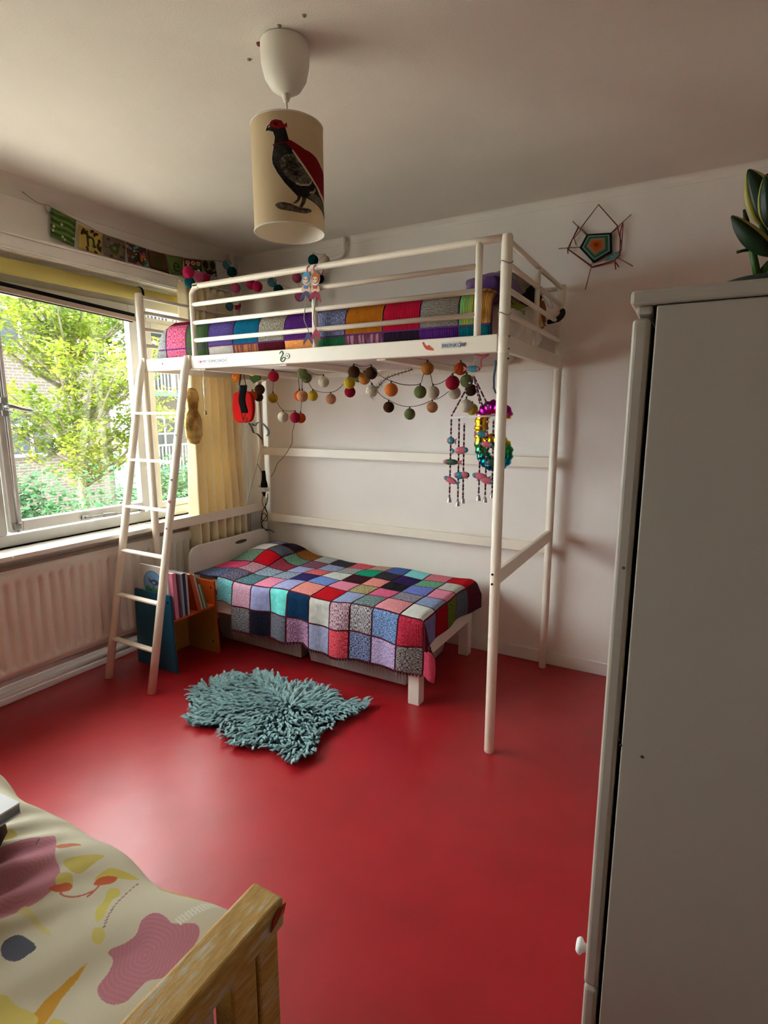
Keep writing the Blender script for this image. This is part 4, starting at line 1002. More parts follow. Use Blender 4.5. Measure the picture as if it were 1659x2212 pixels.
M_ry = mat('dark red yarn', (0.20, 0.015, 0.02, 1), 0.9); M_by = mat('brown yarn', (0.14, 0.05, 0.02, 1), 0.9)
loop = [(1268, 506), (1255, 492), (1293, 442), (1334, 488), (1322, 503)]
MB().tube([gp(*q, -0.024) for q in loop], 0.003, 6).build('hanging_yarn', M_by, ge)
for pts, m in (([(1322, 503), (1346, 484), (1342, 540), (1338, 548)], M_ry), ([(1334, 490), (1341, 520), (1338, 548)], M_ry), ([(1346, 480), (1340, 500), (1339, 550), (1328, 562), (1278, 577)], M_ry), ([(1268, 506), (1250, 488), (1226, 537), (1278, 574)], M_by), ([(1250, 492), (1235, 520), (1228, 540), (1240, 548), (1280, 578), (1325, 566)], M_ry), ([(1256, 494), (1240, 515), (1245, 530)], M_by), ([(1328, 562), (1330, 582)], M_ry), ([(1328, 564), (1337, 577)], M_ry), ([(1226, 537), (1227, 548)], M_by)):
    MB().tube([gp(*q, -0.022-random.random()*0.008) for q in pts], 0.0026, 6).build('yarn', m, ge)
ring_poly('teal_edge', [(1330, 545), (1340, 543), (1340, 553), (1320, 562), (1305, 566)], [(1322, 548), (1330, 548), (1328, 552), (1318, 556), (1310, 560)], mat('pale teal yarn', (0.10, 0.24, 0.21, 1), 0.9), 0.002)

# ---------------------------------------------------------------- pendant lamp
LX, LY = 1.722, -1.615
lp = thing('pendant_lamp', 'pendant lamp with a cream drum shade printed with a caped pigeon', 'lamp', (LX, LY, 1.95))
M_pl = mat('white lamp plastic', (0.74, 0.70, 0.62, 1), 0.4)
MB().lathe([(0.0715, RZ-0.002), (0.0725, RZ-0.02), (0.0705, RZ-0.055), (0.062, RZ-0.092), (0.045, RZ-0.118), (0.026, RZ-0.130), (0.013, RZ-0.134)], (LX, LY, 0), 40).build('canopy', M_pl, lp, smooth=True)
MB().lathe([(0.0135, RZ-0.130), (0.0115, RZ-0.142), (0.008, RZ-0.152), (0.001, RZ-0.153)], (LX, LY, 0), 20).build('cord_grip', M_pl, lp, smooth=True)
MB().tube(spline([(LX, LY, RZ-0.145), (LX+0.002, LY, RZ-0.19), (LX, LY, RZ-0.24), (LX+0.003, LY, RZ-0.30)], 4), 0.003, 8).build('flex', M_pl, lp, smooth=True)
SR, SZ0, SZ1 = 0.107, 1.968, 2.262
NI, NJ = 1100, 420
# print on the shade: theta across (0 = towards the viewer), h down the shade
img = np.ones((NJ, NI, 3))*np.array((214, 194, 158))/255.0
rngl = np.random.default_rng(5)
TH = (np.arange(NI)/(NI-1)-0.5)*2*PI; HH = 1-np.arange(NJ)/(NJ-1)
XXg, YYg = np.meshgrid(TH, HH)
def conv(p, dx=0):
    o = []
    for x, y in p:
        xn = max(-1.35, min(1.35, (x-620)/308)); 
        if xn >= 0.98: th = math.asin(0.98)+(xn-0.98)*2.2; hh = (y-965-115*(1-0.2))/885
        else: th = math.asin(xn); hh = (y-965-115*(1-math.sqrt(1-xn*xn)))/885
        o.append((th, hh))
    return o
def paint(poly, col, sm=False, tex=0.0, sc=1.0):
    k = inpoly(XXg, YYg, conv(smooth_poly(poly, 5) if sm else poly))
    c = np.array(col)/255.0
    if tex:
        n_ = rngl.random((NJ//6+2, NI//9+2)); n_ = np.kron(n_, np.ones((6, 9)))[:NJ, :NI]
        n_ = (n_+np.roll(n_, 3, 0)+np.roll(n_, 4, 1))/3
        img[k] = c+(n_[k][:, None]-0.5)*tex*2
    else: img[k] = c
bird = [(445, 1135), (458, 1098), (480, 1082), (490, 1060), (530, 1042), (575, 1050), (600, 1080), (612, 1125), (622, 1160), (632, 1195), (660, 1240), (690, 1290), (740, 1370), (800, 1450), (840, 1530), (880, 1620), (918, 1700), (940, 1790), (945, 1850), (905, 1765), (860, 1710), (800, 1668), (765, 1650), (690, 1640), (640, 1590), (590, 1540), (530, 1460), (495, 1395), (490, 1350), (500, 1290), (512, 1230), (518, 1180), (505, 1140), (470, 1132)]
halo = [(620+(x-640)*1.035+18, 1400+(y-1400)*1.015) for x, y in bird]
paint(halo, (226, 214, 190)); paint(bird, (34, 30, 28), tex=0.05)
paint([(512, 1230), (540, 1240), (600, 1260), (650, 1330), (640, 1420), (560, 1440), (505, 1380), (500, 1290)], (52, 46, 42), tex=0.06)
paint([(555, 1370), (580, 1325), (630, 1310), (690, 1310), (740, 1370), (790, 1440), (815, 1510), (790, 1540), (720, 1545), (660, 1530), (600, 1480), (565, 1430)], (92, 86, 74), True, 0.16)
paint([(600, 1360), (650, 1340), (700, 1380), (720, 1440), (680, 1480), (620, 1440)], (64, 60, 52), True, 0.14)
paint([(675, 1522), (720, 1540), (790, 1535), (815, 1500), (812, 1530), (790, 1552), (720, 1556), (680, 1545)], (178, 170, 152))
paint([(790, 1600), (830, 1590), (842, 1560), (848, 1590), (830, 1612), (795, 1615)], (160, 150, 132))
paint([(780, 1640), (820, 1610), (880, 1640), (918, 1720), (938, 1800), (900, 1740), (840, 1690)], (104, 96, 84), tex=0.10)
paint([(695, 1635), (722, 1640), (708, 1672), (680, 1700), (648, 1702), (685, 1668)], (70, 62, 54), tex=0.1)
paint([(730, 1638), (768, 1650), (755, 1692), (722, 1738), (705, 1722), (725, 1680)], (70, 62, 54), tex=0.1)
paint([(505, 1720), (550, 1695), (620, 1700), (700, 1725), (790, 1740), (805, 1762), (750, 1778), (640, 1765), (540, 1752)], (96, 86, 70), True, 0.1)
paint([(560, 1700), (640, 1705), (640, 1715), (560, 1712)], (50, 44, 38)); paint([(690, 1738), (780, 1745), (770, 1756), (700, 1750)], (50, 44, 38))
paint([(600, 1215), (640, 1195), (700, 1225), (760, 1260), (810, 1280), (860, 1320), (900, 1390), (930, 1440), (990, 1560), (990, 1700), (930, 1665), (890, 1600), (840, 1520), (780, 1430), (720, 1350), (660, 1270), (610, 1225)], (128, 4, 14))
paint([(660, 1265), (720, 1345), (780, 1425), (840, 1515), (890, 1595), (880, 1600), (830, 1525), (770, 1440), (700, 1345), (655, 1280)], (214, 200, 176))
paint([(500, 1240), (540, 1222), (610, 1212), (622, 1222), (540, 1236), (505, 1256)], (90, 30, 26))
paint([(478, 1078), (498, 1052), (530, 1042), (570, 1050), (600, 1078), (618, 1062), (622, 1098), (600, 1100), (560, 1112), (520, 1112), (488, 1100)], (140, 14, 20), tex=0.04)
paint([(515, 1070), (540, 1066), (545, 1085), (520, 1090)], (60, 14, 14), True)
paint([(462, 1108), (478, 1092), (484, 1100), (468, 1112)], (206, 190, 166))
M_shade = image_mat('printed shade cloth', img, 0.85, trans=0.35)
vd = math.atan2(CAM.y-LY, CAM.x-LX)
sh = MB()
def shf(a, b):
    th = (a-0.5)*2*PI; w = vd+th      # counter-clockwise seen from above = to the right seen from the viewer
    return (LX+SR*math.cos(w), LY+SR*math.sin(w), SZ0+(SZ1-SZ0)*b)
sh.grid(shf, 96, 4, lambda a, b: (a, b)).build('shade', M_shade, lp, smooth=True)
M_in = mat('white shade lining', (0.82, 0.78, 0.70, 1), 0.6, trans=0.3)
MB().lathe([(SR-0.0015, SZ0+0.001), (SR-0.0015, SZ1-0.001)], (LX, LY, 0), 64).build('lining', M_in, lp, smooth=True)
for z in (SZ0, SZ1): MB().tube([(LX+SR*math.cos(a), LY+SR*math.sin(a), z) for a in [i*2*PI/64 for i in range(65)]], 0.0022, 6).build('rim', M_in, lp, smooth=True)
for k in range(3):
    a = k*2*PI/3+0.4; MB().tube([(LX, LY, SZ1-0.03), (LX+SR*math.cos(a), LY+SR*math.sin(a), SZ1-0.004)], 0.0016, 6).build('spider_arm', M_steel, lp)
MB().lathe([(0.020, SZ1-0.01), (0.021, SZ1-0.06), (0.014, SZ1-0.065)], (LX, LY, 0), 20).build('lamp_holder', M_pl, lp, smooth=True)
MB().lathe([(0.012, SZ1-0.062), (0.018, SZ1-0.085), (0.031, SZ1-0.125), (0.026, SZ1-0.15), (0.012, SZ1-0.163), (0.0005, SZ1-0.166)], (LX, LY, 0), 20).build('bulb', mat('frosted bulb', (0.75, 0.73, 0.68, 1), 0.3), lp, smooth=True)

# ---------------------------------------------------------------- small white bed
BX0, BX1, BY0, BY1 = 0.232, 1.795, -0.800, -0.075
bd = thing('small_bed', 'small white wooden bed with square legs under the loft bed', 'bed', (1.0, -0.44, 0))
M_wood = mat('white painted board', (0.74, 0.70, 0.64, 1), 0.45, var=0.04, bump=0.06, bscale=40)
hb = []
for y, z in [(BY0, 0.10), (BY0, 0.53), (BY0+0.006, 0.575), (BY0+0.03, 0.605), (BY0+0.075, 0.615)]: hb.append((BX0, y, z))
for y, z in [(BY1-0.075, 0.615), (BY1-0.03, 0.605), (BY1-0.006, 0.575), (BY1, 0.53), (BY1, 0.10)]: hb.append((BX0, y, z))
hbo = MB().prism(hb, -0.009, 0.009, (1, 0, 0)).build('headboard', M_wood, bd, bevel=0.003)
sl = [(BX0+0.0095, -0.36+0.055*math.cos(a)*(1 if abs(math.cos(a)) < .9 else 1), 0.568+0.012*math.sin(a)) for a in [i*2*PI/24 for i in range(24)]]
MB().prism(sl, 0, 0.0012, (1, 0, 0)).build('hand_slot', mat('dark slot', (0.10, 0.075, 0.05, 1), 0.8), hbo)
MB().box(BX1-0.022, BX1, BY0+0.035, BY1-0.035, 0.215, 0.385).build('footboard', M_wood, bd, bevel=0.004)
for y in (BY0+0.012, BY1-0.032): MB().box(BX0+0.01, BX1-0.02, y, y+0.02, 0.24, 0.34).build('side_rail', M_wood, bd, bevel=0.003)
for x, y in ((BX1-0.062, BY0+0.002), (BX1-0.062, BY1-0.062)): MB().box(x, x+0.060, y, y+0.060, 0, 0.30).build('leg', M_wood, bd, bevel=0.003)
for y in (BY0, BY1-0.04): MB().box(BX0-0.009, BX0+0.009, y, y+0.04, 0, 0.11).build('leg', M_wood, bd, bevel=0.002)
MB().box(BX0+0.02, BX1-0.03, BY0+0.035, BY1-0.035, 0.30, 0.315).build('bed_base', M_wood, bd)
tag(soft_box(BX0+0.012, BX1-0.025, BY0+0.02, BY1-0.01, 0.317, 0.440, 0.025).build('mattress', M_mat, smooth=True), 'thin white mattress on the small bed under the patchwork blanket', 'mattress')
pw = lump('pillow', (0.44, -0.27, 0.468), (0.125, 0.165, 0.033), M_pil, 'white pillow under the blanket at the head of the small bed', 'pillow', 23, 0.12, 1.2)

M_bx = mat('frosted clear plastic', (0.50, 0.46, 0.44, 1), 0.3, trans=0.25)
def storage_box(x0, x1, label):
    t = thing('storage_box', label, 'box', ((x0+x1)/2, -0.45, 0), 'frosted boxes under the small bed')
    y0, y1, z0, z1 = -0.680, -0.14, 0.012, 0.205; k = 0.022
    g = MB(); w = 0.004
    def fr_(a, b):
        x = x0+(x1-x0)*a; z = z0+(z1-z0)*b; tap = k*(1-b)
        rib = 0.0035*(1 if math.sin(x*2*PI/0.022) > 0 else 0)*min(1, max(0, (b-0.08)/0.05))*min(1, max(0, (0.9-b)/0.05))
        return (x0+tap+(x1-x0-2*tap)*a, y0+tap-rib, z)
    g.grid(fr_, 110, 10)
    g.build('front_wall', M_bx, t)
    h_ = MB()
    h_.hexa([(x0+k, y0+k, z0), (x1-k, y0+k, z0), (x1-k, y1-k, z0), (x0+k, y1-k, z0), (x0+k, y0+k, z0+w), (x1-k, y0+k, z0+w), (x1-k, y1-k, z0+w), (x0+k, y1-k, z0+w)])
    h_.hexa([(x0+k, y0+k, z0), (x0+k+w, y0+k, z0), (x0+k+w, y1-k, z0), (x0+k, y1-k, z0), (x0, y0, z1), (x0+w, y0, z1), (x0+w, y1, z1), (x0, y1, z1)])
    h_.hexa([(x1-k-w, y0+k, z0), (x1-k, y0+k, z0), (x1-k, y1-k, z0), (x1-k-w, y1-k, z0), (x1-w, y0, z1), (x1, y0, z1), (x1, y1, z1), (x1-w, y1, z1)])
    h_.hexa([(x0+k, y1-k-w, z0), (x1-k, y1-k-w, z0), (x1-k, y1-k, z0), (x0+k, y1-k, z0), (x0, y1-w, z1), (x1, y1-w, z1), (x1, y1, z1), (x0, y1, z1)])
    h_.build('body', M_bx, t)
    MB().box(x0-0.006, x1+0.006, y0-0.008, y1+0.006, z1, z1+0.012).build('lid', M_bx, t, bevel=0.003)
    for x in (x0+0.07, x1-0.07):
        for y in (y0+0.07, y1-0.07): MB().lathe([(0.012, 0.001), (0.014, 0.004), (0.014, 0.012)], (x, y, 0), 12).build('caster', M_bx, t)
storage_box(0.315, 0.985, 'left frosted plastic storage box under the small bed')
storage_box(1.010, 1.670, 'right frosted plastic storage box under the small bed, nearest the square front leg')

# lower patchwork blanket -------------------------------------------------
LXs = [0.268, 0.470, 0.600, 0.741, 0.874, 1.007, 1.148, 1.282, 1.408, 1.539, 1.688, 1.812, 1.962]
ZTOP = 0.462; DX = 1.812; DY = -0.815
def lower(x, y):
    ax = max(0.0, x-(DX-0.03)); by = max(0.0, (DY+0.03)-y)
    X0 = min(x, DX-0.03); Y0 = max(y, DY+0.03); R_ = 0.03; q = R_*PI/2
    z = ZTOP+0.004*noise.noise((x*9, y*9, 2))+0.016*noise.noise((x*3.6, y*3.9, 7))+0.010*math.exp(-((x-1.0)/0.5)**2-((y+0.5)/0.3)**2)
    z += 0.078*math.exp(-((x-0.44)/0.18)**4)*math.exp(-((y+0.26)/0.22)**4)
    z += 0.022*math.exp(-((x-0.46)/0.12)**2)*math.exp(-((y+0.62)/0.16)**2)
    def edge(d):
        if d <= 0: return 0.0, 0.0
        if d < q: return R_*math.sin(d/R_), R_*(1-math.cos(d/R_))
        return R_, R_+(d-q)
    ox, dx_ = edge(ax); oy, dy_ = edge(by)
    drop = dx_+dy_ if (ax <= 0 or by <= 0) else max(dx_, dy_)+0.30*min(dx_, dy_)
    wv = min(1, by/0.14)
    oy += wv*(0.010*math.sin(x*19+1)+0.008*math.sin(x*34))+0.07*by*wv
    oy -= 0.035*math.exp(-((x-1.085)/0.05)**2)*min(1, max(0, by-0.12)/0.12)
    wx = min(1, ax/0.1); ox += wx*(0.006*math.sin(y*23)+0.30*max(0.0, y+0.27))
    if ax > 0 and by > 0:
        k = min(ax, by); ox += 0.30*k; oy -= 0.30*k
    return (X0+ox, Y0-oy, z-drop)
# rows, from the back wall to the hem in front
LYs = [-0.100, -0.235, -0.372, -0.508, -0.645, -0.800, -0.942, -1.085]
T = dict(
 mn=((80, 18, 28), (96, 26, 36), 'plain'), tq=((80, 168, 164), (104, 190, 186), 'plain'), tb=((60, 130, 140), (120, 176, 182), 'marl'),
 lp=((150, 110, 130), (186, 150, 170), 'marlv'), lv=((124, 130, 172), (148, 152, 192), 'plain'), nv=((8, 34, 62), (14, 46, 78), 'plain'),
 lg=((150, 150, 146), (176, 176, 170), 'plain'), mp=((40, 34, 40), (196, 160, 172), 'marl'), mg=((34, 34, 38), (170, 166, 170), 'marl'),
 bl=((50, 70, 110), (120, 150, 190), 'marlv'), rd=((130, 22, 40), (170, 50, 70), 'marl'), gm=((50, 52, 58), (120, 122, 126), 'marlv'),
 bk=((10, 10, 18), (30, 30, 44), 'marl'), dg=((58, 60, 68), (96, 98, 110), 'marl'), pm=((90, 60, 88), (170, 130, 160), 'marl'), lg2=((112, 114, 140), (140, 144, 172), 'plain'),
 rm=((140, 24, 44), (210, 80, 90), 'marl'), bb=((16, 18, 30), (120, 132, 170), 'marlv'), li=((110, 94, 130), (170, 156, 190), 'marl'), bw=((10, 10, 12), (150, 150, 150), 'marlv'),
 wt=((176, 180, 174), (200, 202, 196), 'plain'), sb=((110, 124, 156), (130, 144, 176), 'plain'), pk=((180, 92, 120), (206, 130, 152), 'marl'), re=((150, 8, 20), (164, 14, 28), 'plain'),
 sp=((190, 96, 110), (216, 146, 150), 'marl'), dm=((64, 64, 84), (150, 146, 160), 'marl'), bv=((60, 74, 150), (116, 130, 196), 'marl'), gr=((50, 110, 84), (110, 160, 132), 'marl'), pr=((150, 70, 84), (196, 120, 130), 'marl'),
 gg=((44, 60, 66), (120, 140, 140), 'marl'), hp=((176, 70, 104), (200, 100, 132), 'plain'), bc=((12, 14, 20), (28, 30, 40), 'plain'), dp=((34, 18, 70), (44, 26, 86), 'plain'), tl=((100, 180, 184), (128, 200, 204), 'plain'),
 ol=((70, 62, 44), (180, 168, 120), 'marl'), sa=((186, 92, 92), (214, 140, 130), 'marl'), ch=((20, 20, 28), (52, 52, 62), 'marl'), bu=((30, 50, 110), (80, 104, 160), 'marl'),
 dk=((40, 12, 22), (56, 20, 32), 'plain'), em=((10, 120, 92), (24, 140, 108), 'plain'), bg=((130, 96, 90), (180, 150, 130), 'marl'), by=((60, 90, 160), (110, 140, 200), 'marl'), mw=((160, 172, 164), (190, 198, 190), 'plain'), ga=((100, 104, 106), (150, 150, 150), 'marl'), pr2=((150, 40, 60), (200, 90, 100), 'marl'),
 ny=((24, 22, 66), (48, 44, 100), 'marl'), co=((176, 52, 66), (214, 110, 110), 'marl'), bs=((104, 118, 152), (134, 148, 180), 'plain'), kb=((14, 14, 20), (60, 60, 68), 'marl'), gb=((60, 84, 104), (150, 166, 180), 'marl'), mv=((88, 50, 66), (124, 80, 96), 'marl'), lh=((120, 126, 122), (150, 156, 150), 'marl'),
 dt=((20, 32, 40), (90, 130, 140), 'marl'), pb=((110, 74, 84), (180, 140, 156), 'marl'), mm=((96, 24, 42), (140, 56, 70), 'marl'), gn=((40, 72, 60), (100, 136, 116), 'marl'), br=((96, 56, 20), (124, 78, 34), 'marl'),
 kl=((16, 16, 26), (110, 104, 130), 'marl'), gd=((54, 56, 68), (80, 82, 94), 'marl'), dd=((18, 10, 18), (34, 18, 30), 'plain'), db=((24, 34, 58), (90, 104, 136), 'marlv'), pp=((170, 40, 84), (200, 80, 116), 'marl'), gk=((70, 96, 84), (110, 140, 120), 'marl'), gp_=((58, 56, 80), (130, 124, 150), 'marl'), wh=((180, 176, 180), (200, 196, 198), 'plain'),
 lw=((88, 84, 124), (104, 100, 140), 'plain'), rr=((120, 6, 14), (134, 10, 20), 'plain'), olv=((34, 40, 14), (100, 120, 40), 'marl'), sg=((54, 62, 78), (84, 92, 108), 'marl'), dma=((46, 14, 24), (74, 30, 46), 'marl'), dpm=((30, 18, 38), (120, 104, 140), 'marlv'), hpk=((190, 60, 90), (216, 90, 116), 'plain'), rdk=((120, 14, 36), (150, 34, 54), 'marl'))
# columns from the head to the foot; the last one hangs over the foot end
LC = [
 ['gp_', 'dd', 'br', 'lh', 'kb', 'pr2', 'bg', 'bu', 'tl', 'pr', 're', 'dma'],
 ['wh', 'gd', 'gn', 'mv', 'bs', 'ga', 'em', 'ch', 'dp', 'gr', 'lg', 'sg'],
 ['gk', 're', 'mm', 'lv', 'co', 'mw', 'dk', 'sa', 'bc', 'bv', 'pk', 'olv'],
 ['pp', 'pb', 'gb', 'gb', 'ny', 'by', 'pk', 'ol', 'hp', 'dm', 'sb', 'rr'],
 ['db', 'kl', 'dt', 'pk', 'lv', 'sa', 're', 'sb', 'gg', 'sp', 'wt', 'lw'],
 [None, 'tb', 'lp', 'lv', 'tq', 'nv', 'lg', 'mp', 'mg', 'bl', 'rd', 'dpm'],
 [None, None, 'gm', 'bk', 'dg', 'pm', 'lg2', 'rm', 'bb', 'li', 'bw', 'hpk']]
lbk = thing('blanket', 'crocheted patchwork blanket with maroon seams over the small bed', 'blanket', (1.05, -0.45, 0.3))
g = MB(); NX, NY = 150, 90
pts_ = {}
def off(x, y, d=0.0035):
    p = Vector(lower(x, y)); e = 0.004
    n_ = (Vector(lower(x+e, y))-Vector(lower(x-e, y))).cross(Vector(lower(x, y-e))-Vector(lower(x, y+e)))
    n_ = n_.normalized() if n_.length > 1e-12 else Vector((0, 0, 1))
    return p+n_*d
for j in range(NY+1):
    for i in range(NX+1): g.v.append(tuple(off(LXs[0]+(LXs[-1]-LXs[0])*i/NX, LYs[0]+(LYs[-1]-LYs[0])*j/NY)))
def drop_cell(x, y):
    if y < LYs[5] and x < LXs[1]: return True
    if y < LYs[6] and x < LXs[2]: return True
    return False
for j in range(NY):
    for i in range(NX):
        x = LXs[0]+(LXs[-1]-LXs[0])*(i+.5)/NX; y = LYs[0]+(LYs[-1]-LYs[0])*(j+.5)/NY
        if drop_cell(x, y): continue
        k = j*(NX+1)+i; g.f.append((k, k+1, k+NX+2, k+NX+1))
M_medge = mat('maroon crochet', srgb(84, 16, 34), 0.95, bump=0.4, bscale=300)
g.build('crochet_seam', M_medge, lbk, smooth=True, solid=0.003)
def lowfn(u, v): return lower(u, -v)
for r in range(7):
    for c in range(12):
        k = LC[r][c]
        if k is None: continue
        patch(lowfn, LXs[c], LXs[c+1], -LYs[r], -LYs[r+1], patch_mat(k, T, 'lower'), lbk, ins=0.0042, puff=0.003, sg=-1)
# scalloped crochet hem
sc2 = MB()
for i in range(86):
    x = LXs[2]+0.005+(LXs[-2]-LXs[2])*i/86
    sc2.ball(lower(x, LYs[-1]-0.004), 0.0065, 6, 4)
sc2.build('hem_scallops', M_medge, lbk, smooth=True, kind='stuff')

# ---------------------------------------------------------------- bookcase with books
bk = thing('bookcase', 'low childrens book trough with blue sides, orange shelf and yellow foot', 'bookcase', (0.31, -0.98, 0))
M_blue = mat('petrol blue lacquer', (0.008, 0.085, 0.155, 1), 0.35, var=0.05)
M_org = mat('orange lacquer', (0.50, 0.075, 0.012, 1), 0.4, var=0.05); M_ylw = mat('ochre lacquer', (0.36, 0.20, 0.03, 1), 0.45, var=0.05)
KY0, KY1 = -1.142, -0.815
def side(y, t, m, name, ztop=0.445):
    P = [(0.150, y, 0.0), (0.478, y, 0.0), (0.465, y, 0.20), (0.462, y, ztop), (0.170, y, ztop)]
    return MB().prism(P, 0, t, (0, 1, 0)).build(name, m, bk, bevel=0.002)
s_ = side(KY0, 0.014, M_blue, 'side_panel')
side(KY1-0.014, 0.0138, M_org, 'side_panel')
P = [(0.16, KY1-0.0145, 0.0), (0.476, KY1-0.0145, 0.0), (0.464, KY1-0.0145, 0.290), (0.16, KY1-0.0145, 0.290)]
MB().prism(P, -0.003, 0, (0, 1, 0)).build('lower_side', M_ylw, bk)
P = [(0.16, KY0+0.0145, 0.0), (0.470, KY0+0.0145, 0.0), (0.462, KY0+0.0145, 0.290), (0.16, KY0+0.0145, 0.290)]
MB().prism(P, 0, 0.003, (0, 1, 0)).build('lower_side', M_ylw, bk)
MB().box(0.228, 0.462, KY0+0.0145, KY1-0.0145, 0.290, 0.302).build('shelf', M_org, bk, bevel=0.002)
MB().hexa([(0.214, KY0+0.018, 0.0), (0.226, KY0+0.018, 0.0), (0.226, KY1-0.018, 0.0), (0.214, KY1-0.018, 0.0), (0.214, KY0+0.018, 0.289), (0.226, KY0+0.018, 0.289), (0.226, KY1-0.018, 0.289), (0.214, KY1-0.018, 0.289)]).build('back_panel', M_ylw, bk)
MB().hexa([(0.214, KY0+0.0145, 0.290), (0.226, KY0+0.0145, 0.290), (0.226, KY1-0.0145, 0.290), (0.214, KY1-0.0145, 0.290), (0.214, KY0+0.0145, 0.435), (0.226, KY0+0.0145, 0.435), (0.226, KY1-0.0145, 0.435), (0.214, KY1-0.0145, 0.435)]).build('upper_back', M_blue, bk)
for x, z in ((0.443, 0.405),):
    MB().lathe([(0.0005, -0.004), (0.006, -0.003), (0.0065, 0)], (x, KY0, z), 12, 'y').build('screw_cap', M_black, bk)
for z in (0.405, 0.07): MB().lathe([(0.0065, -0.003), (0.0005, -0.004)], (0.440, KY1-0.018 if z < .3 else KY1-0.0148, z), 12, 'y').build('screw_cap', M_black, bk)
# books on the shelf: spines to the room, tops up, leaning
def book(y, th, h, d, col, label, lean=0.0, x1=0.462, z=0.303, cat='book', name='book', pages=True):
    t = thing(name, label, cat, (x1-d/2, y, z), 'picture books in the trough')
    m = mat('cover '+label[:22], col+(1,), 0.5); pg_ = mat('book pages', (0.68, 0.64, 0.55, 1), 0.8)
    def put(mb):
        R = Matrix.Rotation(lean, 3, 'X'); o = Vector((0, y, z))
        mb.v = [tuple(R @ (Vector(v)-o)+o) for v in mb.v]; return mb
    a, b = x1-d, x1
    put(MB().box(a, b, y, y+0.0016, z, z+h)).build('cover', m, t); put(MB().box(a, b, y+th-0.0016, y+th, z, z+h)).build('cover', m, t)
    put(MB().box(b-0.0016, b, y+0.0016, y+th-0.0016, z, z+h)).build('spine', m, t)
    put(MB().box(a+0.002, b-0.0016, y+0.0016, y+th-0.0016, z+0.003, z+h-0.003)).build('pages', pg_, t)
    return t
y = KY0+0.030
for th, h, col, lb_, ln in [(0.024, 0.262, (0.62, 0.20, 0.30), 'pink spined picture book beside the blue side panel', 0.03), (0.010, 0.255, (0.10, 0.03, 0.04), 'thin maroon book right of the pink one', 0.03), (0.012, 0.25, (0.14, 0.07, 0.12), 'thin plum coloured book in the trough', 0.02),
    (0.016, 0.245, (0.30, 0.31, 0.36), 'grey picture book in the middle of the row', 0.02), (0.017, 0.245, (0.015, 0.03, 0.09), 'navy blue book in the middle of the row', 0.01), (0.012, 0.242, (0.50, 0.46, 0.42), 'pale grey book right of the navy one', 0.01)]:
    book(y, th, h, 0.20, col, lb_, ln); y += th+0.0012
y += 0.058
for th, h, col, lb_, ln in [(0.014, 0.232, (0.42, 0.06, 0.015), 'burnt orange book leaning left', 0.20), (0.010, 0.228, (0.45, 0.10, 0.02), 'second leaning orange book with a pale edge', 0.21), (0.008, 0.222, (0.52, 0.46, 0.38), 'thin cream leaning book', 0.22), (0.010, 0.200, (0.10, 0.13, 0.06), 'olive green leaning book', 0.23), (0.007, 0.155, (0.50, 0.50, 0.42), 'small thin pale book at the right of the row', 0.25), (0.010, 0.150, (0.09, 0.16, 0.06), 'small green book leaning last in the row', 0.26)]:
    book(y, th, h, 0.17, col, lb_, ln); y += th*1.03+0.0024
# big white picture book standing at the back of the trough
wb = thing('book', 'tall white picture book with a blue oval picture standing behind the ladder', 'book', (0.31, KY0+0.022, 0.303), 'picture books in the trough')
wy = KY0+0.017
C4 = [pt(301, 1217, 'y', wy), pt(366, 1229, 'y', wy)]
bx0, bx1 = C4[0].x, C4[0].x+0.225
bz1 = C4[0].z
MB().box(bx0, bx1, wy, wy+0.010, 0.303, bz1).build('cover', mat('white book cover', (0.70, 0.69, 0.68, 1), 0.35), wb, bevel=0.001)
NB = 220
by_, bx_ = np.mgrid[0:NB, 0:NB]/(NB-1.0)
im = np.ones((NB, NB, 3))*np.array((196, 192, 190))/255
cx, cy_ = 0.46, 0.60
k = (((bx_-cx)/0.36)**2+((by_-cy_)/0.30)**2)
im[k < 1] = np.array((96, 142, 190))/255; im[k < .75] = np.array((116, 160, 204))/255
im[(k < 1) & (by_ < 0.52+0.03*np.sin(bx_*30))] = np.array((70, 130, 100))/255
im[(k < 1.05) & (by_ < 0.44+0.03*np.sin(bx_*22))] = np.array((52, 110, 60))/255
fishp = [(0.30, 0.66), (0.38, 0.61), (0.50, 0.56), (0.62, 0.58), (0.70, 0.64), (0.62, 0.69), (0.50, 0.71), (0.38, 0.67), (0.30, 0.74)]
im[inpoly(bx_, by_, fishp)] = np.array((70, 84, 120))/255
im[inpoly(bx_, by_, [(0.42, 0.62), (0.52, 0.59), (0.56, 0.63), (0.48, 0.66)])] = np.array((180, 176, 190))/255
MB().grid(lambda a, b: (bx0+0.003+(bx1-bx0-0.006)*a, wy-0.0006, 0.34+(bz1-0.343)*b), 1, 1, lambda a, b: (a, b)).build('cover_picture', image_mat('blue oval picture', im, 0.4), wb)

# ---------------------------------------------------------------- shaggy rug
ru = [(397, 1564), (405, 1536), (405, 1509), (430, 1481), (485, 1463), (546, 1458), (574, 1454), (602, 1467), (616, 1478), (666, 1482), (713, 1494), (740, 1517), (790, 1518), (801, 1531), (776, 1546), (740, 1562), (707, 1584), (693, 1598), (688, 1626), (674, 1644), (646, 1656), (618, 1653), (607, 1636), (585, 1624), (546, 1622), (505, 1614), (485, 1595), (474, 1579), (444, 1572), (408, 1570)]
RP = [(pt(u, v+3, 'z', 0.0).x, pt(u, v+3, 'z', 0.0).y) for u, v in ru]
RP = smooth_poly(RP, 3)
rc = (sum(p[0] for p in RP)/len(RP), sum(p[1] for p in RP)/len(RP))
RPi = [(rc[0]+(x-rc[0])*0.87, rc[1]+(y-rc[1])*0.87) for x, y in RP]
RPt = [(rc[0]+(x-rc[0])*0.94, rc[1]+(y-rc[1])*0.94) for x, y in RP]
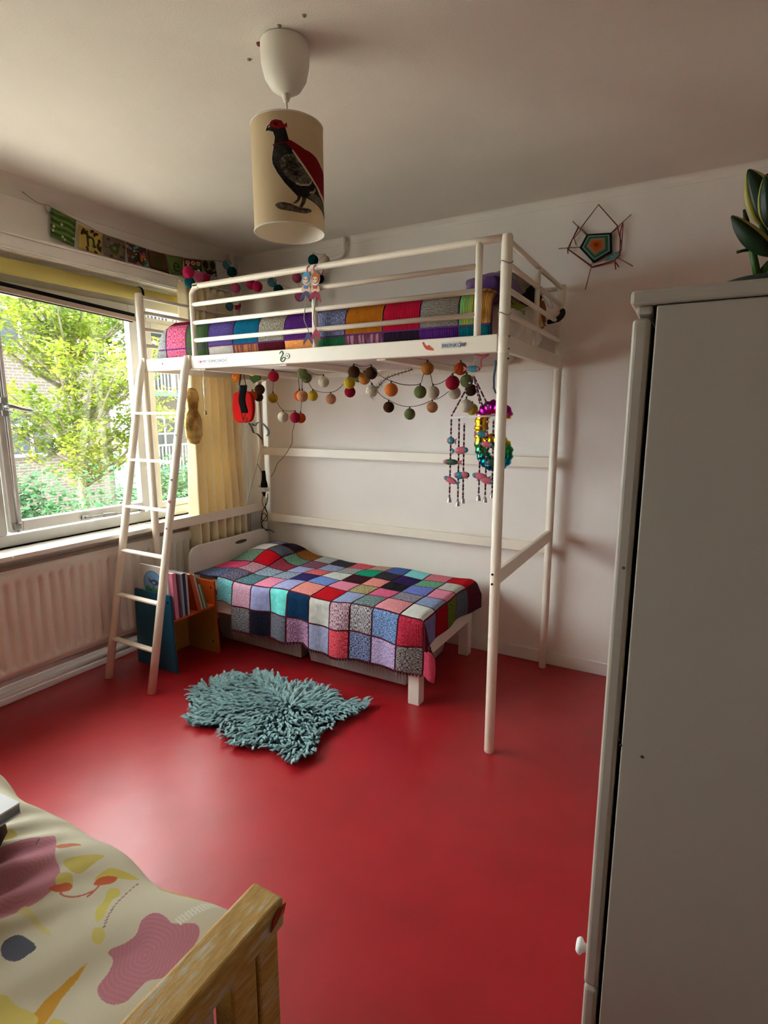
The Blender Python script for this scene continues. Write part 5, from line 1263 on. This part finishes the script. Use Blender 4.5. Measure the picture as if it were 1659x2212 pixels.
rg = thing('shag_rug', 'teal grey sheepskin shaped shag rug on the red floor', 'rug', (rc[0], rc[1], 0))
MB().prism([(x, y, 0.001) for x, y in RPi], 0, 0.008, (0, 0, 1)).build('backing', mat('dark teal backing', (0.02, 0.05, 0.055, 1), 0.95), rg)
M_pile = mat('teal grey pile', (0.17, 0.33, 0.35, 1), 0.7, col2=(0.36, 0.56, 0.58, 1), vscale=45, spec=0.3)
xs = [p[0] for p in RPt]; ys = [p[1] for p in RPt]
nr = np.random.default_rng(11)
cand = nr.random((60000, 2))*np.array([max(xs)-min(xs), max(ys)-min(ys)])+np.array([min(xs), min(ys)])
ok = inpoly(cand[:, 0], cand[:, 1], RPt); cand = cand[ok]
pv, pf = [], []
tufts = cand[:1900]
for x0, y0 in tufts:
    x0, y0 = float(x0), float(y0)
    n0 = noise.noise((x0*5, y0*5, 0)); n1 = noise.noise((x0*14, y0*14, 9)); n2 = noise.noise((x0*22, y0*22, 4))
    dx, dy = x0-rc[0], y0-rc[1]; dd = math.hypot(dx, dy)+1e-6
    ang = math.atan2(dy/0.35-0.35, dx/0.35)+n0*1.3+n2*1.2+random.uniform(-.4, .4)
    L_ = random.uniform(0.045, 0.075); lean_ = 0.75+0.3*n1; hz_ = L_*random.uniform(0.38, 0.62)
    tx, ty = x0+math.cos(ang)*L_*lean_, y0+math.sin(ang)*L_*lean_
    curl = random.uniform(-0.012, 0.012)
    for q_ in range(16):
        ra, rr_2 = random.random()*2*PI, 0.0115*math.sqrt(random.random())
        ax_, ay_ = x0+math.cos(ra)*rr_2, y0+math.sin(ra)*rr_2
        ex, ey = tx+random.gauss(0, .0022), ty+random.gauss(0, .0022); ez = 0.010+hz_*random.uniform(.85, 1.0)
        sxx, syy = -math.sin(ang)*0.0016, math.cos(ang)*0.0016
        b = len(pv)
        for t, wd in ((0.0, 1.0), (0.33, 1.1), (0.68, 0.9)):
            u_ = t**1.3; cu_ = curl*math.sin(t*PI)
            px_ = ax_+(ex-ax_)*u_-math.sin(ang)*cu_; py_ = ay_+(ey-ay_)*u_+math.cos(ang)*cu_; pz_ = 0.008+(ez-0.008)*(1-(1-t)**1.8)*1.05
            pv.append((px_-sxx*wd, py_-syy*wd, pz_)); pv.append((px_+sxx*wd, py_+syy*wd, pz_))
        pv.append((ex, ey, ez*0.9))
        pf += [(b, b+1, b+3, b+2), (b+2, b+3, b+5, b+4), (b+4, b+5, b+6)]
pm_ = MB(); pm_.v = pv; pm_.f = pf; pm_.uv = {0: (0, 0)}
pm_.build('pile', M_pile, rg, smooth=True, kind='stuff')

# ---------------------------------------------------------------- wardrobe
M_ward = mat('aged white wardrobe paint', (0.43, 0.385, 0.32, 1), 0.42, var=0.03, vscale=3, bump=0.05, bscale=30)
WXF, WYF, WZT = 2.777, -2.115, 1.600
wd = thing('wardrobe', 'tall cream white wardrobe seen from its side at the right edge', 'wardrobe', (3.1, -1.6, 0))
WD = 0.95
MB().box(WXF+0.033, RX-0.03, WYF, WYF+0.018, 0.02, WZT-0.024).build('side_panel', M_ward, wd, bevel=0.002)
MB().box(WXF+0.033, RX-0.03, WYF+WD-0.018, WYF+WD, 0.02, WZT-0.024).build('side_panel', M_ward, wd, bevel=0.002)
MB().box(RX-0.045, RX-0.031, WYF+0.018, WYF+WD-0.018, 0.04, WZT-0.024).build('back_panel', M_ward, wd)
MB().box(WXF+0.04, RX-0.046, WYF+0.0185, WYF+WD-0.0185, 0.05, 0.068).build('floor_panel', M_ward, wd)
tpw = MB(); tpw.box(WXF-0.004, RX-0.02, WYF-0.006, WYF+WD+0.01, WZT-0.022, WZT)
tpw.build('top', M_ward, wd, bevel=0.005)
MB().box(WXF+0.004, WXF+0.028, WYF+0.001, WYF+WD-0.001, WZT-0.036, WZT-0.0225).build('cornice', M_ward, wd, bevel=0.005)
for y0, y1 in ((WYF+0.002, WYF+WD/2-0.002), (WYF+WD/2+0.002, WYF+WD-0.002)):
    dd_ = MB().box(WXF, WXF+0.026, y0, y1, 0.335, WZT-0.040).build('door', M_ward, wd, bevel=0.007, segs=3)
    ky = y0+0.030
    if y0 < -2: MB().lathe([(0.0005, -0.022), (0.011, -0.021), (0.0155, -0.016), (0.0155, -0.012), (0.009, -0.007), (0.006, 0.001)], (WXF, ky, 0.385), 20, 'x').build('knob', mat('white porcelain', (0.85, 0.86, 0.86, 1), 0.2), dd_, smooth=True, label='white porcelain knob')
MB().box(WXF+0.001, WXF+0.026, WYF+0.002, WYF+WD-0.002, 0.05, 0.331).build('drawer_front', M_ward, wd, bevel=0.007, segs=3)
MB().box(WXF+0.012, WXF+0.030, WYF+0.002, WYF+WD-0.002, 0.0, 0.048).build('plinth', M_ward, wd)
for u, v in ((1347, 1227), (1337, 1597), (1341, 1610), (1387, 1635)):
    p = pt(u, v, 'y', WYF)
    MB().lathe([(0.0005, -0.0008), (0.0022, -0.0008), (0.0026, 0)], (p.x, WYF, p.z), 8, 'y').build('paint_chip', mat('brown chip', (0.06, 0.03, 0.02, 1), 0.8), wd)
# plant on the wardrobe
pl_ = thing('potted_plant', 'dark green succulent with yellow edged leaves in a flat pot on the wardrobe', 'plant', (2.99, -1.95, WZT))
PY = -1.93
def wp(u, v, y=PY): return pt(u, v, 'y', y)
pc = wp(1668, 602); 
MB().lathe([(0.001, 0.0), (0.05, 0.0), (0.066, 0.012), (0.070, 0.030), (0.067, 0.031), (0.062, 0.020), (0.001, 0.018)], (pc.x-0.002, PY, WZT), 32).build('pot', mat('black green glaze', (0.012, 0.022, 0.018, 1), 0.35), pl_, smooth=True)
M_leaf = mat('dark succulent green', (0.008, 0.024, 0.007, 1), 0.45, var=0.2, vscale=30); M_ledge = mat('yellow leaf edge', (0.30, 0.27, 0.05, 1), 0.5); M_lst = mat('green stem', (0.035, 0.09, 0.012, 1), 0.5)
def pleaf(base, tip, w, bend=0.0, y0=0.0, edge=0.18, side_=0):
    a = wp(*base)+Vector((0, y0, 0)); b = wp(*tip)+Vector((0, y0-0.01, 0)); d = b-a; L_ = d.length; d.normalize()
    sd = Vector((d.z, 0, -d.x))
    t = MB(); e = MB()
    def prof_(s): return math.sin(PI*min(1, s**0.85*0.97+0.02))**0.75*w
    def f(sgn0, sgn1, dz):
        def q(a_, b_):
            s = a_; c = a+d*L_*s+sd*bend*math.sin(PI*s)
            k = sgn0+(sgn1-sgn0)*b_
            return c+sd*prof_(s)*k+Vector((0, -0.010*(1-abs(k))*math.sin(PI*s)-dz, 0))
        return q
    t.grid(f(-1+edge*(1 if side_ <= 0 else 0), 1-edge*(1 if side_ >= 0 else 0), 0), 16, 6); o = t.build('leaf', M_leaf, pl_, smooth=True, solid=0.003)
    e.grid(f(-1, -1+edge+0.03, 0), 16, 2) if side_ <= 0 else None
    e.grid(f(1-edge-0.03, 1, 0), 16, 2) if side_ >= 0 else None
    e.build('leaf_edge', M_ledge, o, smooth=True, solid=0.0034)
pleaf((1661, 490), (1616, 372), 0.0225, 0.004, 0, 0.32)
pleaf((1672, 556), (1579, 475), 0.0145, -0.003, -0.01, 0.35, 1)
pleaf((1662, 500), (1650, 392), 0.013, 0.0, -0.015, 0.15)
pleaf((1695, 520), (1700, 385), 0.022, 0.0, 0.01, 0.2)
MB().tube([wp(1637, 600), wp(1629, 560), wp(1621, 520)], [0.0058, 0.0055, 0.005], 10).build('stem', M_lst, pl_, smooth=True)
MB().tube([wp(1620, 512), wp(1612, 475), wp(1607, 453)], [0.0045, 0.004, 0.002], 8).build('stem', M_leaf, pl_, smooth=True)
MB().tube([wp(1622, 539), wp(1606, 541), wp(1591, 545)], [0.003, 0.0025, 0.0025], 8).build('stem', M_leaf, pl_, smooth=True)
MB().tube([wp(1680, 600), wp(1660, 520), wp(1645, 485)], [0.0055, 0.005, 0.004], 8).build('stem', M_lst, pl_, smooth=True)
MB().tube([wp(1646, 600), wp(1652, 580), wp(1662, 565)], [0.003, 0.006, 0.004], 8, flat=0.4).build('leaf', M_lst, pl_, smooth=True)
MB().tube([wp(1645, 388), wp(1654, 380), wp(1668, 372)], 0.0022, 8).build('tie', mat('dark red tie', (0.14, 0.01, 0.02, 1), 0.6), pl_, smooth=True)

# ---------------------------------------------------------------- near bed with the worn yellow end
M_worn = bpy.data.materials.new('worn yellow paint'); M_worn.use_nodes = True
def worn():
    N = M_worn.node_tree.nodes; L = M_worn.node_tree.links; b = N['Principled BSDF']
    t = N.new('ShaderNodeTexCoord'); mp = N.new('ShaderNodeMapping'); mp.inputs['Scale'].default_value = (150, 22, 150); L.new(t.outputs['Object'], mp.inputs[0])
    mpg = N.new('ShaderNodeMapping'); mpg.inputs['Scale'].default_value = (34, 20, 34); L.new(t.outputs['Object'], mpg.inputs[0])
    n1 = N.new('ShaderNodeTexNoise'); n1.inputs['Scale'].default_value = 1; n1.inputs['Detail'].default_value = 6; n1.inputs['Roughness'].default_value = 0.7; L.new(mp.outputs[0], n1.inputs['Vector'])
    n2 = N.new('ShaderNodeTexNoise'); n2.inputs['Scale'].default_value = 1; n2.inputs['Detail'].default_value = 5; L.new(mpg.outputs[0], n2.inputs['Vector'])
    r = N.new('ShaderNodeValToRGB'); e = r.color_ramp.elements
    e[0].position = 0.0; e[0].color = (0.40, 0.22, 0.045, 1); e[1].position = 0.57; e[1].color = (0.56, 0.34, 0.075, 1)
    x = e.new(0.60); x.color = (0.48, 0.40, 0.25, 1); x = e.new(0.70); x.color = (0.56, 0.52, 0.40, 1)
    x = e.new(0.42); x.color = (0.44, 0.25, 0.05, 1)
    mx = N.new('ShaderNodeMath'); mx.operation = 'ADD'; L.new(n1.outputs['Fac'], mx.inputs[0])
    m2 = N.new('ShaderNodeMath'); m2.operation = 'MULTIPLY_ADD'; m2.inputs[1].default_value = 0.5; m2.inputs[2].default_value = -0.24; L.new(n2.outputs['Fac'], m2.inputs[0]); L.new(m2.outputs[0], mx.inputs[1])
    L.new(mx.outputs[0], r.inputs[0]); L.new(r.outputs[0], b.inputs['Base Color'])
    b.inputs['Roughness'].default_value = 0.5
    bp = N.new('ShaderNodeBump'); bp.inputs['Strength'].default_value = 0.5; bp.inputs['Distance'].default_value = 0.002; L.new(mx.outputs[0], bp.inputs['Height']); L.new(bp.outputs[0], b.inputs['Normal'])
worn()
nb = thing('near_bed', 'wooden bed end with worn yellow and white paint in the foreground', 'bed', (2.38, -3.0, 0))
MB().box(2.352, 2.410, -3.55, -2.540, 0.672, 0.720).build('top_rail', M_worn, nb, bevel=0.006, segs=3)
MB().box(2.362, 2.402, -2.590, -2.547, 0.0, 0.671).build('post', M_worn, nb, bevel=0.004)
MB().box(2.364, 2.400, -2.640, -2.592, 0.30, 0.671).build('stile', M_worn, nb, bevel=0.004)
MB().box(2.362, 2.402, -3.54, -3.49, 0.0, 0.671).build('post', M_worn, nb, bevel=0.004)
MB().box(2.370, 2.396, -3.489, -2.641, 0.30, 0.36).build('lower_rail', M_worn, nb, bevel=0.004)
for y in (-2.80, -2.96, -3.12, -3.28): MB().box(2.374, 2.392, y-0.025, y+0.025, 0.361, 0.671).build('slat', M_worn, nb, bevel=0.003)
for y in (-2.575, -3.52): MB().box(0.80, 2.361, y-0.012, y+0.012, 0.28, 0.42).build('side_board', M_worn, nb, bevel=0.003)
for y in (-2.590, -3.54): MB().box(0.76, 0.80, y, y+0.043, 0.0, 0.60).build('post', M_worn, nb, bevel=0.003)
MB().box(0.765, 0.795, -3.49, -2.595, 0.30, 0.58).build('foot_panel', M_worn, nb, bevel=0.003)
MB().box(0.80, 2.36, -3.50, -2.59, 0.40, 0.415).build('bed_base', M_wood, nb)
tag(soft_box(0.81, 2.335, -3.50, -2.592, 0.422, 0.560, 0.03).build('mattress', M_mat, smooth=True), 'white mattress of the near bed hidden below the printed duvet', 'mattress')
# orange paper leaf tucked beside the post
opl = thing('paper_flag', 'crumpled orange paper sticking out beside the worn bed post', 'paper', (2.42, -2.53, 0.60))
oq = [pt(u, v, 'x', 2.408) for u, v in [(584, 2018), (588, 1985), (602, 1958), (617, 1948), (612, 1970), (600, 1995)]]
MB().prism([tuple(q) for q in oq], 0.0, 0.0015, (1, 0, 0)).build('sheet', mat('orange paper', (0.50, 0.075, 0.012, 1), 0.6), opl)
oq = [pt(u, v, 'x', 2.412) for u, v in [(584, 2014), (590, 1985), (603, 1962), (611, 1955), (606, 1972), (596, 1995)]]
MB().prism([tuple(q) for q in oq], 0.0, 0.0015, (1, 0, 0)).build('sheet', mat('rust paper', (0.28, 0.02, 0.01, 1), 0.6), opl)

# printed duvet
DX0, DX1, DY0, DY1, DZ = 0.95, 2.347, -3.50, -2.535, 0.640
NDX, NDY = 1100, 760
dimg = np.ones((NDY, NDX, 3))*np.array((204, 197, 174))/255.0
gx, gy2 = np.meshgrid(DX0+(DX1-DX0)*np.arange(NDX)/(NDX-1), DY0+(DY1-DY0+0.03)*np.arange(NDY)/(NDY-1))
def dp_(l): return [(pt(u, v, 'z', DZ+0.01).x, pt(u, v, 'z', DZ+0.01).y) for u, v in l]
def blob(l, c, sm=True, lines=None):
    P_ = dp_(l)
    if sm: P_ = smooth_poly(P_, 5)
    k = inpoly(gx, gy2, P_)
    col = np.array(c)/255.0
    if lines is not None:
        cx_ = sum(p[0] for p in P_)/len(P_); cy2 = sum(p[1] for p in P_)/len(P_)
        rr2 = np.hypot((gx-cx_)*(1+0.35*np.sin(2.2*np.arctan2(gy2-cy2, gx-cx_))), gy2-cy2)
        s2 = np.sin(rr2*2*PI/0.0065)
        a = np.where(s2 > 0.35, 1.0, 0.0)[..., None]
        dimg[k] = (col*(1-a*0.22)+np.array(lines)/255.0*a*0.22)[k]
    else: dimg[k] = col
# crop of the photo was 660 px wide shown at 1659: these outlines are in photo pixels
def z_(l): return [(x*660/1659, 1660+y*660/1659) for x, y in l]
blob(z_([(0, 430), (150, 370), (230, 355), (300, 350), (300, 460), (325, 520), (310, 590), (230, 660), (120, 720), (0, 780), (-160, 900), (-300, 700), (-200, 500)]), (186, 122, 136), True, (214, 160, 170))
blob(z_([(345, 480), (420, 455), (560, 450), (500, 500), (430, 545), (370, 520)]), (196, 180, 96))
blob(z_([(300, 590), (320, 545), (385, 545), (392, 600), (350, 590)]), (196, 180, 96))
blob(z_([(515, 575), (560, 530), (620, 510), (760, 540), (700, 560), (630, 560)]), (200, 184, 90))
blob(z_([(262, 618), (300, 600), (370, 588), (392, 605), (370, 630), (310, 632)]), (196, 96, 58)); blob(z_([(508, 595), (540, 562), (600, 550), (636, 560), (600, 590), (530, 603)]), (196, 96, 58))
def line_(l, w, c, sm=True):
    P_ = dp_(l); col = np.array(c)/255.0
    if sm: P_ = [(q.x, q.y) for q in spline([(x, y, 0) for x, y in P_], 6)]
    for i in range(len(P_)-1):
        x1, y1 = P_[i]; x2, y2 = P_[i+1]; L2 = (x2-x1)**2+(y2-y1)**2+1e-12
        t = np.clip(((gx-x1)*(x2-x1)+(gy2-y1)*(y2-y1))/L2, 0, 1)
        dimg[np.hypot(gx-x1-t*(x2-x1), gy2-y1-t*(y2-y1)) < w] = col
line_(z_([(325, 630), (340, 655), (390, 668), (450, 658), (510, 632)]), 0.0016, (186, 104, 84)); line_(z_([(540, 600), (510, 635), (475, 665)]), 0.0016, (186, 104, 84))
blob(z_([(590, 620), (640, 615), (650, 650), (610, 680), (580, 740), (560, 790), (525, 810), (520, 740), (560, 690)]), (204, 192, 100)); blob(z_([(510, 850), (560, 850), (570, 890), (540, 930), (500, 915)]), (204, 192, 110))
for i in range(14):
    a = i/13; u = 750*(1-a)+570*a-30*math.sin(a*PI); v = 578*(1-a)+835*a
    line_(z_([(u, v), (u-8, v+7)]), 0.0016, (150, 126, 112), False)
blob(z_([(5, 960), (30, 900), (95, 870), (150, 900), (195, 950), (160, 985), (90, 1025), (20, 1010)]), (84, 86, 98))
blob(z_([(585, 970), (610, 945), (680, 915), (740, 870), (770, 800), (830, 760), (890, 775), (940, 820), (1010, 822), (1070, 830), (1085, 880), (1040, 960), (960, 1060), (880, 1110), (800, 1125), (740, 1180), (680, 1235), (600, 1245), (540, 1200), (530, 1140), (590, 1060), (612, 1000)]), (180, 116, 128), True, (208, 154, 162))
for i in range(13):
    a = i/12; u = 960+a*190; v = 800-a*118
    line_(z_([(u-4, v-2), (u+26, v+26)]), 0.0014, (222, 218, 204), False)
blob(z_([(860, 575), (960, 590), (1060, 640), (1160, 665), (1060, 665), (930, 620)]), (196, 172, 84))
blob(z_([(475, 1018), (420, 1100), (330, 1200), (260, 1310), (180, 1420), (60, 1420), (130, 1340), (240, 1210), (360, 1110)]), (200, 150, 52), False)
blob(z_([(0, 1195), (80, 1240), (180, 1280), (200, 1330), (120, 1400), (0, 1500), (-200, 1600), (-200, 1300)]), (206, 190, 104)); blob(z_([(280, 1310), (350, 1330), (420, 1390), (460, 1460), (250, 1460), (240, 1380)]), (206, 190, 104))
blob(z_([(0, 320), (60, 300), (90, 320), (30, 350), (0, 360)]), (200, 180, 110)); blob(z_([(90, 740), (140, 700), (200, 780), (280, 880), (230, 870), (170, 800)]), (206, 194, 134))
blob(z_([(300, 400), (330, 385), (400, 385), (440, 400), (400, 405), (330, 415)]), (190, 120, 90)); line_(z_([(195, 390), (215, 365)]), 0.001, (90, 90, 100), False)
M_duv = image_mat('printed duvet cotton', dimg, 0.9, bump=0.15, bscale=700)
dv = thing('duvet', 'cream duvet printed with pink, yellow, orange and grey shapes on the near bed', 'duvet', (1.7, -3.0, 0.56))
def dvf(a, b):
    x = DX0+(DX1-DX0)*a; y = DY0+(DY1-DY0+0.03)*b
    z = DZ+0.012*noise.noise((x*3, y*3, 1))+0.006*noise.noise((x*8, y*8, 5))
    dg_ = (x-1.75)*0.66+(y+2.85)*0.75; pr_ = (x-1.75)*-0.75+(y+2.85)*0.66
    fold = math.exp(-((x-1.80)/0.16)**2-((y+2.78)/0.14)**2)
    z += 0.022*fold*math.sin((x*0.80-y*0.6)*105+2*noise.noise((x*6,y*6,3)))
    z += 0.006*math.sin((x*0.75-y*0.66)*38+3*noise.noise((x*4, y*4, 0)))*max(0.2, min(1, (2.3-x)/0.3))
    d = max(0, y-(DY1-0.050))
    yy_ = y
    if d > 0:
        q = 0.05; t = min(1, d/0.08); ang = t*PI/2
        z -= 0.050*(1-math.cos(ang)); yy_ = DY1-0.050+0.055*math.sin(ang)+0.012*math.sin(x*17)*t+0.010*noise.noise((x*9, 0, 3))*t
    dxr = max(0, x-(DX1-0.04)); z -= 0.02*(dxr/0.04)**2
    return (x, yy_, z)
MB().grid(dvf, 200, 130, lambda a, b: (a, b)).build('cover', M_duv, dv, smooth=True, solid=0.0)
def dside(a, b):
    x = DX0+(DX1-DX0)*a; p = dvf(a, 1.0)
    return (x, p[1]+0.004*math.sin(x*23)*b, p[2]-0.10*b)
MB().grid(dside, 160, 8, lambda a, b: (a, 1.0)).build('side_drop', M_duv, dv, smooth=True)
# book and brown thing at the left frame edge
nbk = thing('book', 'closed white book with teal page edge lying on the near duvet at the left', 'book', (1.80, -2.68, 0.70))
c0 = pt(43, 1733, 'z', 0.735)
ang = math.radians(4)
def rb_(x0, x1, y0, y1, z0, z1):
    R = Matrix.Rotation(ang, 3, 'Z'); g_ = MB().box(x0, x1, y0, y1, z0, z1); g_.v = [tuple(R @ Vector((v[0], v[1], 0))+Vector((c0.x, c0.y, v[2]))) for v in g_.v]; return g_
rb_(-0.22, 0, -0.28, 0.0, 0.732, 0.735).build('cover', mat('white glossy cover', (0.74, 0.77, 0.80, 1), 0.25), nbk)
rb_(-0.219, -0.001, -0.279, -0.001, 0.716, 0.7315).build('pages', mat('teal page edge', (0.02, 0.10, 0.14, 1), 0.6, col2=(0.35, 0.40, 0.42, 1), vscale=25), nbk)
rb_(-0.22, 0, -0.28, 0.0, 0.7125, 0.7155).build('cover', MATS['white glossy cover'], nbk)
lump('cushion', (c0.x-0.11, c0.y-0.085, 0.682), (0.125, 0.075, 0.030), mat('dark brown plush', (0.05, 0.02, 0.012, 1), 0.95, bump=0.5, bscale=60), 'dark brown plush cushion under the white book', 'cushion', 31, 0.12, 1.5)
# ---------------------------------------------------------------- outdoors
GZ0 = -1.6
tag(MB().box(-40, -0.35, -14, 34, GZ0-0.1, GZ0).build('bounce_ground', mat('pale paving', (0.42, 0.40, 0.36, 1), 0.95, var=0.1, vscale=6)), 'pale ground outside, added to bounce light up to the ceiling', 'bounce_ground')  # pale ground instead of lawn, added to bounce daylight onto the ceiling
def leafcloud(name, n, centers, size, m, parent, seed):
    r = random.Random(seed); g_ = MB(); V_, F_ = [], []
    for _ in range(n):
        cx, cy_, cz, rx, ry, rz = centers[r.randrange(len(centers))]
        d = Vector((r.gauss(0, 1), r.gauss(0, 1), r.gauss(0, 1))).normalized()*(r.random()**0.45)
        p = Vector((cx+d.x*rx, cy_+d.y*ry, cz+d.z*rz))
        u = Vector((r.gauss(0, 1), r.gauss(0, 1), r.gauss(0, 0.5))).normalized(); w = u.cross(Vector((r.gauss(0, .4), r.gauss(0, .4), 1))).normalized()
        L_ = size*r.uniform(.6, 1.3); Wd_ = L_*0.30
        b = len(V_); V_ += [tuple(p-u*L_/2), tuple(p+w*Wd_), tuple(p+u*L_/2), tuple(p-w*Wd_)]; F_.append((b, b+1, b+2, b+3))
    g_.v = V_; g_.f = F_; g_.uv = {0: (0, 0)}
    o = g_.build(name, m, parent, kind='stuff'); return o
def leafmat(nm, c1, c2, tr): 
    return mat(nm, c1, 0.6, col2=c2, vscale=1.6, trans=tr, spec=0.3)
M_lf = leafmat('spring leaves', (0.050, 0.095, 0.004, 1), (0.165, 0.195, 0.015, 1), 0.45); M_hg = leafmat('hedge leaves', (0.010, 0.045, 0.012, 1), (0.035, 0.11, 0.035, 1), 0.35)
M_bark = mat('tree bark', (0.10, 0.08, 0.05, 1), 0.9, bump=0.5, bscale=20)
tr_ = thing('tree', 'spring tree with yellow green leaves seen through the window', 'tree', (-5.0, 1.9, GZ0))
MB().tube(spline([(-5.0, 1.95, GZ0), (-5.0, 1.9, -0.4), (-4.95, 1.8, 0.6), (-5.0, 1.85, 1.7), (-5.0, 1.9, 3.0)], 5), [0.09-0.0037*i for i in range(21)], 10).build('trunk', M_bark, tr_, smooth=True)
rt_ = random.Random(4); cl = []
for i in range(64):
    z0 = rt_.uniform(0.25, 2.5); a = rt_.uniform(0, 2*PI); L_ = rt_.uniform(.55, 1.0)*(1.65-0.35*abs(z0-1.0)); s0 = Vector((-4.98, 1.85, z0))
    e = s0+Vector((math.cos(a)*L_, math.sin(a)*L_, L_*0.75))
    mid = s0.lerp(e, .5)+Vector((0, 0, -0.08))
    MB().tube(spline([s0, mid, e], 3), [0.024-0.003*k for k in range(7)], 6).build('branch', M_bark, tr_, smooth=True)
    for t in (.35, .6, .85, 1.05):
        q = s0.lerp(e, t); cl.append((q.x, q.y, q.z+0.03, 0.22, 0.24, 0.12))
leafcloud('foliage', 21000, cl, 0.075, M_lf, tr_, 5)
h1 = thing('hedge', 'dense green hedge of small leaves below the window tree', 'hedge', (-3.4, 1.0, GZ0))
hc = [(rt_.uniform(-3.2, -2.6), y, rt_.uniform(-0.5, 0.60), 0.4, 0.5, 0.42) for y in [(-2.5+0.08*i) for i in range(104)]]
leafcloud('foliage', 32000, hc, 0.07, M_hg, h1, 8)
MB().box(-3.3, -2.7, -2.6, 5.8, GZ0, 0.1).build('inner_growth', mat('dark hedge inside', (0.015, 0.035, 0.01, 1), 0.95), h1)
def brickmat():
    m = bpy.data.materials.new('pale brick'); m.use_nodes = True
    N = m.node_tree.nodes; L = m.node_tree.links; b = N['Principled BSDF']; b.inputs['Roughness'].default_value = 0.9
    t = N.new('ShaderNodeTexCoord'); s_ = N.new('ShaderNodeSeparateXYZ'); c = N.new('ShaderNodeCombineXYZ'); L.new(t.outputs['Object'], s_.inputs[0])
    L.new(s_.outputs['Y'], c.inputs['X']); L.new(s_.outputs['Z'], c.inputs['Y'])
    k = N.new('ShaderNodeTexBrick'); L.new(c.outputs[0], k.inputs['Vector']); k.inputs['Scale'].default_value = 1.0
    k.inputs['Brick Width'].default_value = 0.25; k.inputs['Row Height'].default_value = 0.085; k.inputs['Mortar Size'].default_value = 0.012
    k.inputs['Color1'].default_value = (0.040, 0.031, 0.022, 1); k.inputs['Color2'].default_value = (0.026, 0.020, 0.015, 1); k.inputs['Mortar'].default_value = (0.062, 0.056, 0.048, 1)
    L.new(k.outputs['Color'], b.inputs['Base Color']); return m
M_brick = brickmat(); M_wht = mat('white window frame outside', (0.16, 0.16, 0.16, 1), 0.6); M_fas = mat('blue grey fascia', (0.022, 0.045, 0.06, 1), 0.8, spec=0.1); M_og = mat('dark window glass', (0.018, 0.024, 0.028, 1), 0.5, spec=0.1)
fb = thing('apartment_building', 'pale brick block of flats with white windows and balconies across the garden', 'building', (-15, 9, GZ0))
BXF = -14.0
MB().box(BXF-6, BXF, 1.0, 9.3, GZ0, 6.6).build('wall', M_brick, fb)
MB().box(BXF-6, BXF-1.6, 9.3, 22.0, GZ0, 6.6).build('wall', M_brick, fb)
MB().box(BXF-6.2, BXF+0.3, 0.8, 22.2, 6.6, 6.8).build('roof', M_fas, fb)
def win(y0, y1, z0, z1, x=BXF, n=2, par=fb):
    f_ = MB(); w = 0.09
    ring(f_, x, x+0.06, y0, y1, z0, z1, w, w, w, w)
    for i in range(1, n):
        y = y0+(y1-y0)*i/n; f_.box(x, x+0.06, y-0.04, y+0.04, z0+w, z1-w)
    f_.box(x, x+0.055, y0+w, y1-w, z0+(z1-z0)*0.62, z0+(z1-z0)*0.62+0.07)
    fo = f_.build('window', M_wht, par)
    MB().box(x+0.005, x+0.02, y0+w, y1-w, z0+w, z1-w).build('pane', M_og, fo)
for z in (-0.4, 2.9):
    win(4.6, 6.75, z+0.3 if z > 0 else z+0.6, z+2.0, BXF, 3); win(2.0, 3.6, z+0.3, z+1.9); win(7.25, 7.75, z+0.5, z+1.8, BXF, 1)
for k, z in enumerate((-0.75, 2.05, 4.35)):
    MB().box(BXF-1.6, BXF+0.0, 9.35, 16.5, z, z+0.16).build('balcony', M_fas, fb)
    br = MB()
    for i in range(48): y = 9.4+0.15*i; br.box(BXF-0.06, BXF-0.03, y, y+0.03, z+0.16, z+1.05)
    br.box(BXF-0.08, BXF-0.02, 9.35, 16.5, z+1.03, z+1.09)
    br.build('railing', M_wht, fb, kind='stuff')
    win(9.7, 10.9, z+0.2, z+2.1, BXF-1.6, 2); win(11.4, 12.6, z+0.2, z+2.1, BXF-1.6, 2); win(13.2, 14.6, z+0.8, z+2.0, BXF-1.6, 2)
MB().box(BXF, BXF+0.25, 8.6, 9.3, GZ0, 6.5).build('white_pier', M_wht, fb)
